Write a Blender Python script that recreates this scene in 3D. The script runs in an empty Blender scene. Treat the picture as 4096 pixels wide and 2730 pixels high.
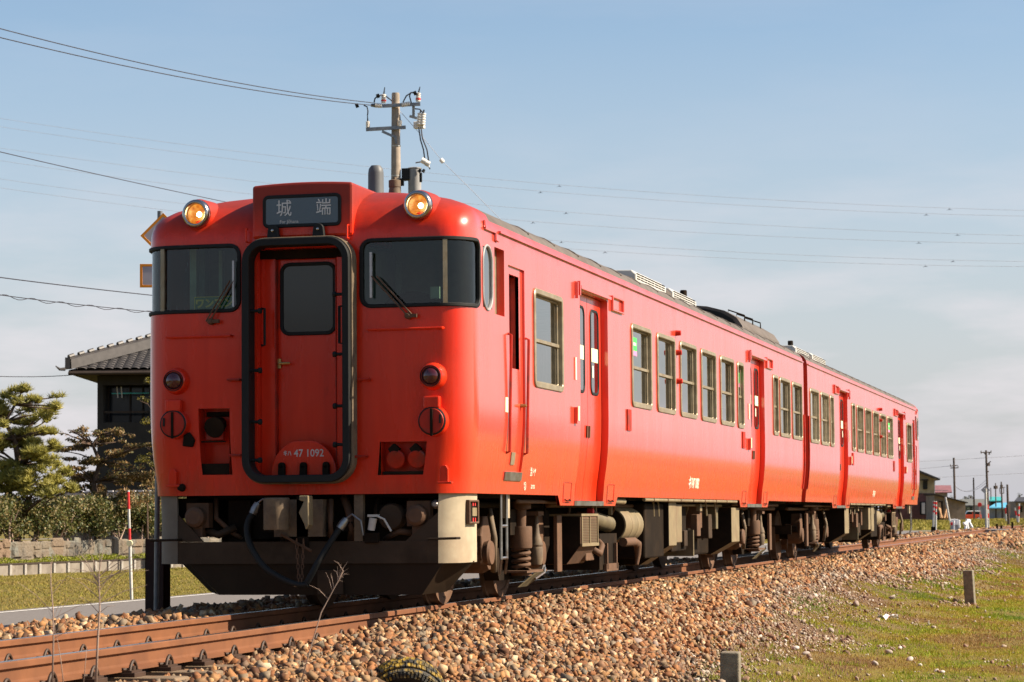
import bpy, bmesh, math, random
import numpy as np
from math import sin, cos, tan, pi, radians as R, sqrt, atan2
from mathutils import Vector, Matrix
random.seed(7); rng = np.random.default_rng(11)
C = bpy.context.scene.collection
scene = bpy.context.scene

# ---------------------------------------------------------------- camera
CAM = Vector((6.8615, -19.9892, 0.7965)); YAW, PIT, ROLL, FPX = 0.247162, 0.069456, -0.008457, 10068.4
FW = Vector((-sin(YAW)*cos(PIT), cos(YAW)*cos(PIT), sin(PIT)))
_r = Vector((cos(YAW), sin(YAW), 0)); _u = _r.cross(FW)
RT = _r*cos(ROLL) + _u*sin(ROLL); UP = -_r*sin(ROLL) + _u*cos(ROLL)
cd = bpy.data.cameras.new('camera'); cam = bpy.data.objects.new('camera', cd); C.objects.link(cam)
m = Matrix((RT, UP, -FW)).transposed().to_4x4(); m.translation = CAM; cam.matrix_world = m
cd.sensor_width = 36; cd.lens = FPX/4096*36; cd.clip_start = 0.1; cd.clip_end = 6000
cd.dof.use_dof = True; cd.dof.focus_distance = 25; cd.dof.aperture_fstop = 8
scene.camera = cam
def at(u, v, depth):
    """a point at a given depth in front of the camera, from measurements on the 4096 px photo"""
    return CAM + (FW + RT*((u-2048)/FPX) - UP*((v-1365)/FPX))*depth

# ---------------------------------------------------------------- light
SUN_EL, SUN_AZ = R(37), R(9)                 # azimuth from +x towards +y
sund = Vector((cos(SUN_EL)*cos(SUN_AZ), cos(SUN_EL)*sin(SUN_AZ), sin(SUN_EL)))
ld = bpy.data.lights.new('sun', 'SUN'); ld.energy = 5.0; ld.angle = R(0.55); ld.color = (1.0, 0.86, 0.68)
lo = bpy.data.objects.new('sun', ld); C.objects.link(lo)
lo.rotation_euler = (-sund).to_track_quat('-Z', 'Y').to_euler()
w = bpy.data.worlds.new('World'); scene.world = w; w.use_nodes = True
wn = w.node_tree; wl = wn.links
bg = wn.nodes['Background']; bg.inputs['Strength'].default_value = 0.064
sky = wn.nodes.new('ShaderNodeTexSky'); sky.sky_type = 'NISHITA'; sky.sun_disc = False
sky.sun_elevation = SUN_EL; sky.sun_rotation = R(90) - SUN_AZ
sky.air_density = 1.0; sky.dust_density = 0.9; sky.ozone_density = 1.4
# faint high cloud low in the sky
tc = wn.nodes.new('ShaderNodeTexCoord'); mp = wn.nodes.new('ShaderNodeMapping')
mp.inputs['Scale'].default_value = (5, 5, 22)
nz = wn.nodes.new('ShaderNodeTexNoise'); nz.inputs['Scale'].default_value = 1.6; nz.inputs['Detail'].default_value = 7
nz.inputs['Roughness'].default_value = 0.55
rp = wn.nodes.new('ShaderNodeValToRGB'); rp.color_ramp.elements[0].position = 0.45; rp.color_ramp.elements[1].position = 0.64
sx = wn.nodes.new('ShaderNodeSeparateXYZ'); mr = wn.nodes.new('ShaderNodeMapRange')
mr.inputs[1].default_value = 0.02; mr.inputs[2].default_value = 0.15; mr.inputs[3].default_value = 0.85; mr.inputs[4].default_value = 0.05
mu = wn.nodes.new('ShaderNodeMath'); mu.operation = 'MULTIPLY'
mx = wn.nodes.new('ShaderNodeMix'); mx.data_type = 'RGBA'
mx.inputs[7].default_value = (5.9, 5.5, 5.75, 1)
wl.new(tc.outputs['Generated'], mp.inputs[0]); wl.new(mp.outputs[0], nz.inputs['Vector']); wl.new(nz.outputs['Fac'], rp.inputs[0])
wl.new(tc.outputs['Generated'], sx.inputs[0]); wl.new(sx.outputs[2], mr.inputs[0])
wl.new(rp.outputs[0], mu.inputs[0]); wl.new(mr.outputs[0], mu.inputs[1])
hz = wn.nodes.new('ShaderNodeMapRange'); hz.inputs[1].default_value = -0.02; hz.inputs[2].default_value = 0.19; hz.inputs[3].default_value = .96; hz.inputs[4].default_value = 0.0
hm = wn.nodes.new('ShaderNodeMix'); hm.data_type = 'RGBA'; hm.inputs[7].default_value = (4.10, 4.05, 4.50, 1)
wl.new(sx.outputs[2], hz.inputs[0]); wl.new(hz.outputs[0], hm.inputs[0]); wl.new(sky.outputs[0], hm.inputs[6])
wl.new(hm.outputs[2], mx.inputs[6]); wl.new(mu.outputs[0], mx.inputs[0]); wl.new(mx.outputs[2], bg.inputs[0])
scene.view_settings.view_transform = 'Standard'; scene.view_settings.look = 'None'
scene.view_settings.exposure = 1.2; scene.view_settings.gamma = 1.0
scene.cycles.max_bounces = 8; scene.cycles.transparent_max_bounces = 12
scene.cycles.use_denoising = True

# ---------------------------------------------------------------- materials
class NB:
    def __init__(s, name):
        s.m = bpy.data.materials.new(name); s.m.use_nodes = True
        s.t = s.m.node_tree; s.p = s.t.nodes['Principled BSDF']; s.out = s.t.nodes['Material Output']
    def n(s, typ, **kw):
        q = s.t.nodes.new(typ)
        for k, v in kw.items(): setattr(q, k, v)
        return q
    def l(s, a, b): s.t.links.new(a, b)
    def set(s, **kw):
        for k, v in kw.items():
            k = k.replace('_', ' ')
            s.p.inputs[k].default_value = v
    def coord(s, scale=(1, 1, 1), kind='Object'):
        t = s.n('ShaderNodeTexCoord'); mp = s.n('ShaderNodeMapping'); mp.inputs['Scale'].default_value = scale
        s.l(t.outputs[kind], mp.inputs[0]); return mp.outputs[0]
    def noise(s, co, scale, detail=4, rough=.55):
        q = s.n('ShaderNodeTexNoise'); q.inputs['Scale'].default_value = scale; q.inputs['Detail'].default_value = detail
        q.inputs['Roughness'].default_value = rough; s.l(co, q.inputs['Vector']); return q.outputs['Fac']
    def ramp(s, fac, stops):
        q = s.n('ShaderNodeValToRGB'); e = q.color_ramp.elements
        while len(e) < len(stops): e.new(0.5)
        for i, (p, c) in enumerate(stops):
            e[i].position = p; e[i].color = (*c, 1) if len(c) == 3 else c
        s.l(fac, q.inputs[0]); return q.outputs[0]
    def mix(s, fac, a, b, mode='MIX'):
        q = s.n('ShaderNodeMix', data_type='RGBA', blend_type=mode)
        for i, v in ((0, fac), (6, a), (7, b)):
            if hasattr(v, 'is_linked') or isinstance(v, bpy.types.NodeSocket): s.l(v, q.inputs[i])
            elif i == 0: q.inputs[0].default_value = v
            else: q.inputs[i].default_value = (*v, 1)
        return q.outputs[2]
    def bump(s, h, strength=.3, dist=.01):
        q = s.n('ShaderNodeBump'); q.inputs['Strength'].default_value = strength; q.inputs['Distance'].default_value = dist
        s.l(h, q.inputs['Height']); s.l(q.outputs[0], s.p.inputs['Normal'])

def plain(name, col, rough=.5, metal=0, var=.25, scale=6, dirt=None, bump=0, coat=0, spec=.3):
    """paint / metal / concrete with uneven tone and, optionally, dirt blotches"""
    b = NB(name); co = b.coord()
    f = b.noise(co, scale, 5)
    lo_ = tuple(c*(1-var) for c in col); hi = tuple(min(1, c*(1+var)) for c in col)
    c = b.ramp(f, [(.25, lo_), (.75, hi)])
    if dirt:
        f2 = b.noise(co, scale*.45, 6, .65)
        k = b.ramp(f2, [(.48, (0, 0, 0)), (.68, (1, 1, 1))])
        c = b.mix(k, c, dirt)
    b.l(c, b.p.inputs['Base Color']); b.set(Roughness=rough, Metallic=metal, Coat_Weight=coat)
    b.p.inputs['Specular IOR Level'].default_value = spec
    if bump: b.bump(b.noise(co, scale*7, 4), bump, .01)
    return b.m

def paint_red(name):
    """worn vermilion enamel: streaked, slightly faded, dull gloss"""
    b = NB(name); co = b.coord((1, 1, .12)); co2 = b.coord()
    st = b.noise(co, 9, 5, .6); bl = b.noise(co2, 1.3, 4)
    c = b.ramp(st, [(.3, (.55, .020, .004)), (.7, (.66, .030, .007))])
    c = b.mix(b.ramp(bl, [(.4, (0, 0, 0)), (.75, (.6, .6, .6))]), c, (.60, .045, .018))
    gr = b.noise(b.coord((1, 1, .35)), 5, 6, .7)
    c = b.mix(b.ramp(gr, [(.62, (0, 0, 0)), (.80, (.45, .45, .45))]), c, (.17, .014, .006))
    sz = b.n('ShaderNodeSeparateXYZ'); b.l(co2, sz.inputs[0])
    ab = b.n('ShaderNodeMath', operation='ABSOLUTE'); b.l(sz.outputs[0], ab.inputs[0])     # long sides paler: washed-out sunlight put into the colour
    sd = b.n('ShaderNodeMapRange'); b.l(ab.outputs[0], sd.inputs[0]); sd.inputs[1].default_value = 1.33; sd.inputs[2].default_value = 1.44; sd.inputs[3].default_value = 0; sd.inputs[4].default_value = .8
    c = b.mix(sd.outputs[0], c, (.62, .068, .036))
    so = b.n('ShaderNodeMath', operation='MULTIPLY_ADD'); b.l(b.noise(co2, 3.5, 5, .65), so.inputs[0]); so.inputs[1].default_value = .34; b.l(sz.outputs[2], so.inputs[2])
    sr = b.n('ShaderNodeMapRange'); b.l(so.outputs[0], sr.inputs[0]); sr.inputs[1].default_value = 3.35; sr.inputs[2].default_value = 3.64; sr.inputs[3].default_value = 0; sr.inputs[4].default_value = .72
    c = b.mix(sr.outputs[0], c, (.10, .022, .016))                     # exhaust soot on the brow
    global_soot = sr.outputs[0]; gm_ = b.n('ShaderNodeMath', operation='MULTIPLY_ADD'); b.l(b.noise(b.coord((1, 1, .25)), 6, 6, .7), gm_.inputs[0]); gm_.inputs[1].default_value = -.75; b.l(sz.outputs[2], gm_.inputs[2])
    c = b.mix(b.ramp(gm_.outputs[0], [(.58, (.30, .30, .30)), (.80, (0, 0, 0))]), c, (.17, .045, .02))     # brake dust caked along the sill
    b.l(c, b.p.inputs['Base Color'])
    rr = b.ramp(b.noise(b.coord((1, 1, .2)), 4, 5), [(.3, (.20,)*3), (.7, (.34,)*3)])
    rr = b.mix(global_soot, rr, (.6, .6, .6)); b.l(rr, b.p.inputs['Roughness'])
    # the wind-blasted front has lost its gloss, the sides keep theirs
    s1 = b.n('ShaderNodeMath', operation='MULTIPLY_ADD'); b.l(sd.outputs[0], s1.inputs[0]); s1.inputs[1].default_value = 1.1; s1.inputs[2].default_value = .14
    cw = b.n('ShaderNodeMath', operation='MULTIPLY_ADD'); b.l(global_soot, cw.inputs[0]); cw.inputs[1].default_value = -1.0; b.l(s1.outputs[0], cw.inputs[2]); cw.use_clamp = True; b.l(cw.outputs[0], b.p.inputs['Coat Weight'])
    b.p.inputs['Specular IOR Level'].default_value = .26; b.set(Coat_Weight=1.0, Coat_Roughness=.12, Coat_IOR=1.78)
    wv = b.noise(b.coord((1, .5, .10)), 7, 3)
    b.bump(wv, .15, .02)
    return b.m

def glass_mat(name, tint=(.30, .38, .35), ior=1.6, rough=.02, gloss=(.9, .95, 1), double=False):
    b = NB(name); t = b.t
    tr = b.n('ShaderNodeBsdfTransparent'); tr.inputs[0].default_value = (*tint, 1)
    gl = b.n('ShaderNodeBsdfGlossy'); gl.inputs['Roughness'].default_value = rough; gl.inputs[0].default_value = (*gloss, 1)
    fr = b.n('ShaderNodeFresnel'); fr.inputs[0].default_value = ior
    mxs = b.n('ShaderNodeMixShader'); fo = fr.outputs[0]
    if double:      # two panes: 2F / (1 + F)
        m1 = b.n('ShaderNodeMath', operation='MULTIPLY'); m1.inputs[1].default_value = 2; b.l(fo, m1.inputs[0]); m2 = b.n('ShaderNodeMath', operation='ADD'); m2.inputs[1].default_value = 1; b.l(fo, m2.inputs[0])
        m3 = b.n('ShaderNodeMath', operation='DIVIDE'); b.l(m1.outputs[0], m3.inputs[0]); b.l(m2.outputs[0], m3.inputs[1]); fo = m3.outputs[0]
    b.l(fo, mxs.inputs[0]); b.l(tr.outputs[0], mxs.inputs[1]); b.l(gl.outputs[0], mxs.inputs[2])
    t.nodes.remove(b.p); b.l(mxs.outputs[0], b.out.inputs[0]); return b.m

def tint_mat(name, stops, rough=.8, attr='tint', spec=.3, sss=0, noise=None):
    """colour picked per stone / leaf / blade from its own random number"""
    b = NB(name); a = b.n('ShaderNodeAttribute'); a.attribute_name = attr
    c = b.ramp(a.outputs['Fac'], stops)
    if noise:
        f = b.noise(b.coord(), noise, 3); c = b.mix(b.ramp(f, [(.3, (0,)*3), (.75, (.35,)*3)]), c, tuple(x*.6 for x in stops[0][1]))
    b.l(c, b.p.inputs['Base Color']); b.set(Roughness=rough); b.p.inputs['Specular IOR Level'].default_value = spec
    if sss:
        tl = b.n('ShaderNodeBsdfTranslucent'); b.l(c, tl.inputs[0]); ms = b.n('ShaderNodeMixShader'); ms.inputs[0].default_value = sss
        b.l(b.p.outputs[0], ms.inputs[1]); b.l(tl.outputs[0], ms.inputs[2]); b.l(ms.outputs[0], b.out.inputs[0])
    return b.m

def emit_mat(name, col, strength):
    b = NB(name); b.set(Base_Color=(*col, 1), Roughness=.3); b.p.inputs['Emission Color'].default_value = (*col, 1)
    b.p.inputs['Emission Strength'].default_value = strength; return b.m

M = dict(
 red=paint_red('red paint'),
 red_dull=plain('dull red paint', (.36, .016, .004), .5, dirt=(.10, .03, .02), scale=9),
 roof=plain('roof paint', (.105, .088, .076), .75, dirt=(.07, .056, .046), scale=5, bump=.15),
 wiperm=plain('wiper blade', (.45, .45, .45), .4, metal=.3),
 rubber=plain('black rubber', (.007, .008, .008), .65, var=.3),
 bellows=plain('gangway fabric', (0.14, 0.1, 0.062), .7, dirt=(.08, .06, .045), scale=14),
 dark=plain('underframe grime', (0.014, 0.01, 0.007), .8, dirt=(.028, .018, .011), scale=5, spec=.06),
 brown=plain('brake dust brown', (0.105, 0.055, 0.03), .75, dirt=(.09, .05, .03), scale=7, bump=.2),
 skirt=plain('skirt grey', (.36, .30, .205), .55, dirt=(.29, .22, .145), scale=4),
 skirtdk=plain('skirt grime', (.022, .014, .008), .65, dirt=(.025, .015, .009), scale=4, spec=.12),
 skirt_shade=plain('skirt grey painted shade', (.15, .125, .095), .6, dirt=(.09, .065, .045), scale=4),  # skirt grey darkened for the left pillar, its shade put into the colour
 skirtmid=plain('grimy skirt beam', (.050, .033, .021), .65, dirt=(.028, .018, .011), scale=4, spec=.12),
 beige=plain('underfloor beige', (.185, .145, .082), .6, dirt=(.17, .12, .07), scale=6),
 olive=plain('olive dirt', (0.115, 0.092, 0.05), .65, dirt=(.10, .07, .04), scale=8),
 frame=plain('window frame metal', (0.27, 0.225, 0.15), .38, metal=.35, dirt=(.22, .16, .09), scale=10),
 steel=plain('steel', (.30, .29, .28), .35, metal=.8, dirt=(.16, .11, .08), scale=10),
 chrome=plain('chrome', (.42, .39, .36), .2, metal=1, var=.1),
 brass=plain('brass', (.45, .32, .12), .35, metal=.9),
 white=plain('white paint', (.46, .455, .43), .5, dirt=(.45, .43, .38), scale=8),
 lamp=emit_mat('lit headlamp', (1.0, .40, .05), 1.05),
 bulb=emit_mat('lamp filament', (1.0, .78, .40), 9),
 taillens=plain('tail lamp lens', (.06, .006, .008), .08, var=.1, coat=1),
 glass=glass_mat('cab glass', (.52, .62, .57), 1.5),
 sideglass=glass_mat('saloon glass', (.80, .85, .80), 2.8, .03, (.98, .98, .96), True),
 signglass=plain('blind glass', (.022, .042, .062), .18, var=.1, spec=.8),
 text=plain('sign white', (.55, .55, .54), .6, var=.05),
 num=plain('number white', (.55, .53, .50), .6, var=.05),
 cream=plain('cream lettering', (.75, .68, .52), .6, var=.05),
 green=plain('green plate', (.02, .22, .10), .5, var=.1),
 yellow=plain('yellow lettering', (.95, .85, .16), .5, var=.1),
 curtain=plain('pale green curtain', (.60, .66, .48), .9, scale=3, var=.2),
 saloon=plain('saloon lining', (.20, .22, .19), .8),
 cabin=plain('cab interior', (.12, .165, .15), .7),
 cabpale=plain('cab lining', (.34, .42, .32), .7),
 sticker=plain('green notice', (.06, .50, .10), .6, var=.1),
 pink=plain('pink notice', (.75, .22, .40), .6, var=.1),
 paper=plain('paper notice', (.72, .66, .42), .7, var=.1),
 rail=plain('rusty rail', (.155, .060, .024), .72, dirt=(.12, .045, .020), scale=3, bump=.12),
 railtop=plain('polished rail head', (.42, .40, .40), .22, metal=.9, var=.15),
 clip=plain('spring clip', (0.045, 0.024, 0.014), .6),
 sleeper=plain('concrete sleeper', (0.17, 0.12, 0.075), .85, dirt=(.17, .09, .05), scale=9, bump=.3),
 rust=plain('dark rust', (.035, .014, .009), .75, dirt=(.05, .015, .006), scale=6),
 galv=plain('galvanised pipe', (.20, .21, .22), .45, metal=.6, scale=12),
 orange=plain('orange border', (.75, .26, .015), .5, var=.1),
 signgrey=plain('grey plate', (.42, .40, .41), .55, var=.1),
 concrete=plain('concrete', (.30, .28, .25), .85, dirt=(.16, .15, .12), scale=7, bump=.3),
 edge=plain('old edging concrete', (.20, .175, .145), .9, dirt=(.10, .085, .065), scale=3),
 polecon=plain('pole concrete', (.30, .25, .20), .85, dirt=(.22, .18, .14), scale=4),
 postcon=plain('mossy post', (.19, .165, .12), .9, dirt=(.075, .065, .05), scale=16, bump=.6),
 porcelain=plain('porcelain', (.72, .68, .62), .25, var=.1),
 aerial=plain('aerial paint', (.10, .105, .11), .5, scale=4),
 tank=plain('grey tank paint', (.26, .26, .26), .5, scale=4),
 wire=plain('wire', (.035, .035, .045), .6),
 wirepale=plain('far wire', (.30, .31, .36), .7),
 asphalt=plain('asphalt', (0.15, 0.135, 0.125), .9, scale=30, dirt=(.17, .155, .145)),
 roadline=plain('road line', (0.55, 0.53, 0.5), .8, dirt=(.5, .48, .44), scale=12),
 tyre=plain('tyre rubber', (.014, .013, .012), .6),
 mossy=None,
 wallgrey=plain('house wall', (.026, .024, .022), .9, scale=3),
 rooftile=plain('roof tile', (.052, .047, .045), .45, var=.3, scale=5),
 wooddk=plain('dark timber', (.035, .024, .018), .8),
 darkglass=plain('dark window', (.012, .016, .020), .12, var=.2),
 bark=plain('bark', (.085, .055, .038), .9, dirt=(.05, .035, .025), scale=14, bump=.6),
 twig=plain('dry stem', (.33, .24, .19), .9),
 redband=plain('red band', (.55, .03, .03), .5, var=.1),
 ochre=plain('ochre wall', (.42, .33, .19), .9, scale=2),
 maroon=plain('maroon roof', (.20, .09, .10), .7, scale=2),
 brick=plain('dark brown wall', (.10, .045, .045), .85, scale=3),
 shedwall=plain('shed wall', (.26, .20, .15), .9, scale=2),
 carred=plain('car orange', (.62, .085, .035), .3, var=.05, coat=1),
 carwhite=plain('car white', (.75, .75, .75), .3, var=.05, coat=1),
 truckblue=plain('truck blue', (.03, .08, .32), .4, var=.1),
 teal=plain('teal roof', (.05, .33, .33), .6, var=.1), sky=plain('blue sheet roof', (.10, .36, .52), .6, var=.1),
 greywall=plain('grey panel wall', (.27, .27, .28), .8, scale=2),
 orangewood=plain('stacked timber', (.42, .24, .12), .8, scale=3),
 timber=plain('pole timber', (.075, .055, .045), .85),
)
# moss cushions on the tyre tread
_b = NB('mossy tread'); _co = _b.coord(); _v = _b.n('ShaderNodeTexVoronoi'); _v.inputs['Scale'].default_value = 24; _b.l(_co, _v.inputs['Vector'])
_k = _b.ramp(_v.outputs['Distance'], [(.02, (.42, .27, .02)), (.45, (.26, .16, .015)), (.62, (.02, .018, .014))])
_k = _b.mix(_b.ramp(_b.noise(_co, 5, 4), [(.42, (0,)*3), (.62, (1,)*3)]), _k, (.035, .034, .028))
_b.l(_k, _b.p.inputs['Base Color']); _b.set(Roughness=.95); _b.bump(_v.outputs['Distance'], .8, .02); M['mossy'] = _b.m

# ---------------------------------------------------------------- mesh building
class MB:
    """collects shapes; build() links them as ONE mesh object"""
    def __init__(s): s.v = []; s.f = []
    def add(s, vs, fs):
        o = len(s.v); s.v += [tuple(p) for p in vs]; s.f += [tuple(i+o for i in f) for f in fs]; return s
    def box(s, c, d, rz=0, rx=0, ry=0):
        mt = Matrix.Translation(c) @ Matrix.Rotation(rz, 4, 'Z') @ Matrix.Rotation(ry, 4, 'Y') @ Matrix.Rotation(rx, 4, 'X')
        vs = [mt @ Vector((a*d[0]/2, b*d[1]/2, e*d[2]/2)) for a in (-1, 1) for b in (-1, 1) for e in (-1, 1)]
        return s.add(vs, [(0, 1, 3, 2), (4, 6, 7, 5), (0, 4, 5, 1), (2, 3, 7, 6), (0, 2, 6, 4), (1, 5, 7, 3)])
    def b2(s, x0, x1, y0, y1, z0, z1):
        return s.box(((x0+x1)/2, (y0+y1)/2, (z0+z1)/2), (abs(x1-x0), abs(y1-y0), abs(z1-z0)))
    def tube(s, pts, r, n=8, cap=True, closed=False):
        pts = [Vector(p) for p in pts]; N = len(pts); rs = r if isinstance(r, (list, tuple)) else [r]*N
        vs = []; ref = None
        for i, p in enumerate(pts):
            a = pts[i-1] if (i > 0 or closed) else p; b = pts[(i+1) % N] if (i < N-1 or closed) else p
            t = (b-a).normalized()
            if ref is None:
                ref = Vector((0, 0, 1)) if abs(t.z) < .9 else Vector((1, 0, 0))
            x = t.cross(ref); x = x.normalized() if x.length > 1e-6 else t.orthogonal().normalized()
            y = x.cross(t).normalized(); ref = y
            vs += [p + (x*cos(k*2*pi/n) + y*sin(k*2*pi/n))*rs[i] for k in range(n)]
        fs = []
        for i in range(N if closed else N-1):
            j = (i+1) % N
            fs += [(i*n+k, i*n+(k+1) % n, j*n+(k+1) % n, j*n+k) for k in range(n)]
        if cap and not closed: fs += [tuple(range(n))[::-1], tuple((N-1)*n+k for k in range(n))]
        return s.add(vs, fs)
    def cyl(s, a, b, r, n=16, r2=None): return s.tube([a, b], [r, r if r2 is None else r2], n)
    def lathe(s, o, axis, prof, n=24, cap=True):
        """prof: list of (distance along axis, radius)"""
        o = Vector(o); ax = Vector(axis).normalized(); x = ax.orthogonal().normalized(); y = ax.cross(x)
        vs = []
        for h, r in prof: vs += [o + ax*h + (x*cos(k*2*pi/n)+y*sin(k*2*pi/n))*r for k in range(n)]
        fs = []
        for i in range(len(prof)-1): fs += [(i*n+k, i*n+(k+1) % n, (i+1)*n+(k+1) % n, (i+1)*n+k) for k in range(n)]
        if cap and prof[0][1] > 1e-4: fs.append(tuple(range(n))[::-1])
        if cap and prof[-1][1] > 1e-4: fs.append(tuple((len(prof)-1)*n+k for k in range(n)))
        return s.add(vs, fs)
    def prism(s, poly, d):
        """closed polygon (3-D points) pushed along vector d"""
        d = Vector(d); a = [Vector(p) for p in poly]; n = len(a)
        fs = [tuple(range(n))[::-1], tuple(range(n, 2*n))] + [(i, (i+1) % n, n+(i+1) % n, n+i) for i in range(n)]
        return s.add(a + [p+d for p in a], fs)
    def grid(s, fn, us, vs_, flip=False):
        n = len(vs_); vs = [fn(u, v) for u in us for v in vs_]; fs = []
        for i in range(len(us)-1):
            for j in range(n-1):
                q = (i*n+j, (i+1)*n+j, (i+1)*n+j+1, i*n+j+1); fs.append(q[::-1] if flip else q)
        return s.add(vs, fs)
    def xf(s, mt): s.v = [tuple(mt @ Vector(p)) for p in s.v]; return s
    def build(s, name, mat, parent=None, smooth=False, bev=0, loc=None, normals=True, label=None):
        me = bpy.data.meshes.new(name); me.from_pydata(s.v, [], s.f)
        if normals:
            bm = bmesh.new(); bm.from_mesh(me); bmesh.ops.recalc_face_normals(bm, faces=bm.faces); bm.to_mesh(me); bm.free()
        return finish(name, me, mat, parent, smooth, bev, loc, label)
def finish(name, me, mat, parent=None, smooth=False, bev=0, loc=None, label=None):
    if smooth:
        me.shade_smooth() if smooth is True else me.shade_smooth()
        if smooth is not True and hasattr(me, 'set_sharp_from_angle'): me.set_sharp_from_angle(angle=R(smooth))
    me.materials.append(mat if not isinstance(mat, str) else M[mat])
    o = bpy.data.objects.new(name, me); C.objects.link(o)
    if parent is not None: o.parent = parent
    if loc is not None: o.location = loc
    if label: o['label'] = label
    if bev:
        b = o.modifiers.new('bevel', 'BEVEL'); b.width = bev; b.segments = 2; b.limit_method = 'ANGLE'; b.angle_limit = R(50)
    return o
def tag(o, label=None, cat=None, group=None, kind=None):
    for k, v in (('label', label), ('category', cat), ('group', group), ('kind', kind)):
        if v: o[k] = v
    return o
def thing(name, label, cat, loc=(0, 0, 0), rz=0, group=None):
    o = bpy.data.objects.new(name, None); C.objects.link(o); o.location = loc; o.rotation_euler = (0, 0, rz)
    o.empty_display_size = .2
    return tag(o, label, cat, group)
def dup(root, loc, rz=0, label=None, group=None):
    r = root.copy(); C.objects.link(r); r.location = loc; r.rotation_euler = (0, 0, rz)
    if label: r['label'] = label
    if group: r['group'] = group
    for ch in list(root.children):
        c = ch.copy(); C.objects.link(c); c.parent = r
        for g in ch.children:
            d = g.copy(); C.objects.link(d); d.parent = c
    return r
def np_mesh(name, V, F, tint=None, per=None):
    """V (n,3), F (m,k); tint one value per vertex"""
    V = np.ascontiguousarray(V, dtype=np.float32); F = np.ascontiguousarray(F, dtype=np.int32); k = F.shape[1]
    me = bpy.data.meshes.new(name); me.vertices.add(len(V)); me.vertices.foreach_set('co', V.ravel())
    me.loops.add(F.size); me.loops.foreach_set('vertex_index', F.ravel())
    me.polygons.add(len(F)); me.polygons.foreach_set('loop_start', np.arange(0, F.size, k, dtype=np.int32))
    try: me.polygons.foreach_set('loop_total', np.full(len(F), k, dtype=np.int32))
    except Exception: pass
    if tint is not None:
        a = me.attributes.new('tint', 'FLOAT', 'POINT'); a.data.foreach_set('value', np.ascontiguousarray(tint, dtype=np.float32))
    me.update(calc_edges=True); me.validate(); return me
def text_obj(name, body, size, mat, parent, mt, sx_=1.0, ext=.002, bold=0):
    """lettering as a mesh; mt maps the text plane (x right, y up) into the parent's space"""
    cu = bpy.data.curves.new(name, 'FONT'); cu.body = body; cu.size = size; cu.extrude = ext; cu.offset = bold
    cu.align_x = 'CENTER'; cu.align_y = 'CENTER'; cu.resolution_u = 3
    tmp = bpy.data.objects.new(name+'_tmp', cu); C.objects.link(tmp)
    dg = bpy.context.evaluated_depsgraph_get(); me = bpy.data.meshes.new_from_object(tmp.evaluated_get(dg))
    bpy.data.objects.remove(tmp); me.transform(Matrix.Diagonal((sx_, 1, 1, 1))); me.transform(mt); me.name = name
    me.materials.clear()
    return finish(name, me, mat, parent)
def frame_mt(o, x, y):
    x = Vector(x).normalized(); y = Vector(y).normalized(); z = x.cross(y)
    mt = Matrix((x, y, z)).transposed().to_4x4(); mt.translation = Vector(o); return mt
exec_parts = []

# ================================================================ THE RAILCARS
HW, RC, CL = 1.45, .28, 20.8; SF = HW-RC; ARC = RC*pi/2
ZW = [(.85, 1.375), (1.0, 1.383), (1.1, 1.391), (1.2, 1.406), (1.3, 1.421), (1.45, 1.437), (1.6, 1.446), (1.78, 1.45), (3.12, 1.45), (3.25, 1.447),
      (3.32, 1.43), (3.38, 1.39), (3.44, 1.30), (3.49, 1.17), (3.54, .98), (3.58, .78), (3.615, .52), (3.64, .26), (3.65, .02)]
ZY = [(.85, 0), (3.14, 0), (3.2, .006), (3.26, .024), (3.32, .055), (3.38, .105), (3.44, .185), (3.49, .28), (3.54, .42), (3.58, .58), (3.615, .80), (3.64, 1.05), (3.65, 1.3)]
def lin(T, z):
    for (a, p), (b, q) in zip(T, T[1:]):
        if z <= b: return p+(q-p)*max(0, (z-a)/(b-a))
    return T[-1][1]
def surf(s, z, off=0.0):
    """body skin: s runs from the middle of the front round the corner and along the side (negative = left side)"""
    sg = -1 if s < 0 else 1; s = abs(s); wz = lin(ZW, z); y0 = lin(ZY, z); rc = min(RC, .6*wz); sf = wz-rc
    if s <= SF: x, y, nx, ny = s/SF*sf, y0, 0, -1
    elif s <= SF+ARC:
        a = (s-SF)/ARC*pi/2; x, y, nx, ny = sf+rc*sin(a), y0+rc*(1-cos(a)), sin(a), -cos(a)
    else:
        t = (s-SF-ARC)/(CL-RC); x, y, nx, ny = wz, y0+rc+t*(CL-y0-rc), 1, 0
    return Vector((sg*(x+nx*off), y+ny*off, z))
def sy(y): return y-RC+SF+ARC          # side position y -> s
def rrect(a0, a1, b0, b1, r, k=5):
    r = min(r, (a1-a0)/2-1e-4, (b1-b0)/2-1e-4); P = []
    for (ca, cb, st) in ((a1-r, b1-r, 0), (a0+r, b1-r, 1), (a0+r, b0+r, 2), (a1-r, b0+r, 3)):
        for i in range(k+1):
            t = (st+i/k)*pi/2; P.append((ca+r*cos(t), cb+r*sin(t)))
    return P
def subdiv(P, step):
    out = []
    for i, p in enumerate(P):
        q = P[(i+1) % len(P)]; n = max(1, int(math.dist(p, q)/step)); out += [(p[0]+(q[0]-p[0])*j/n, p[1]+(q[1]-p[1])*j/n) for j in range(n)]
    return out
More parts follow.
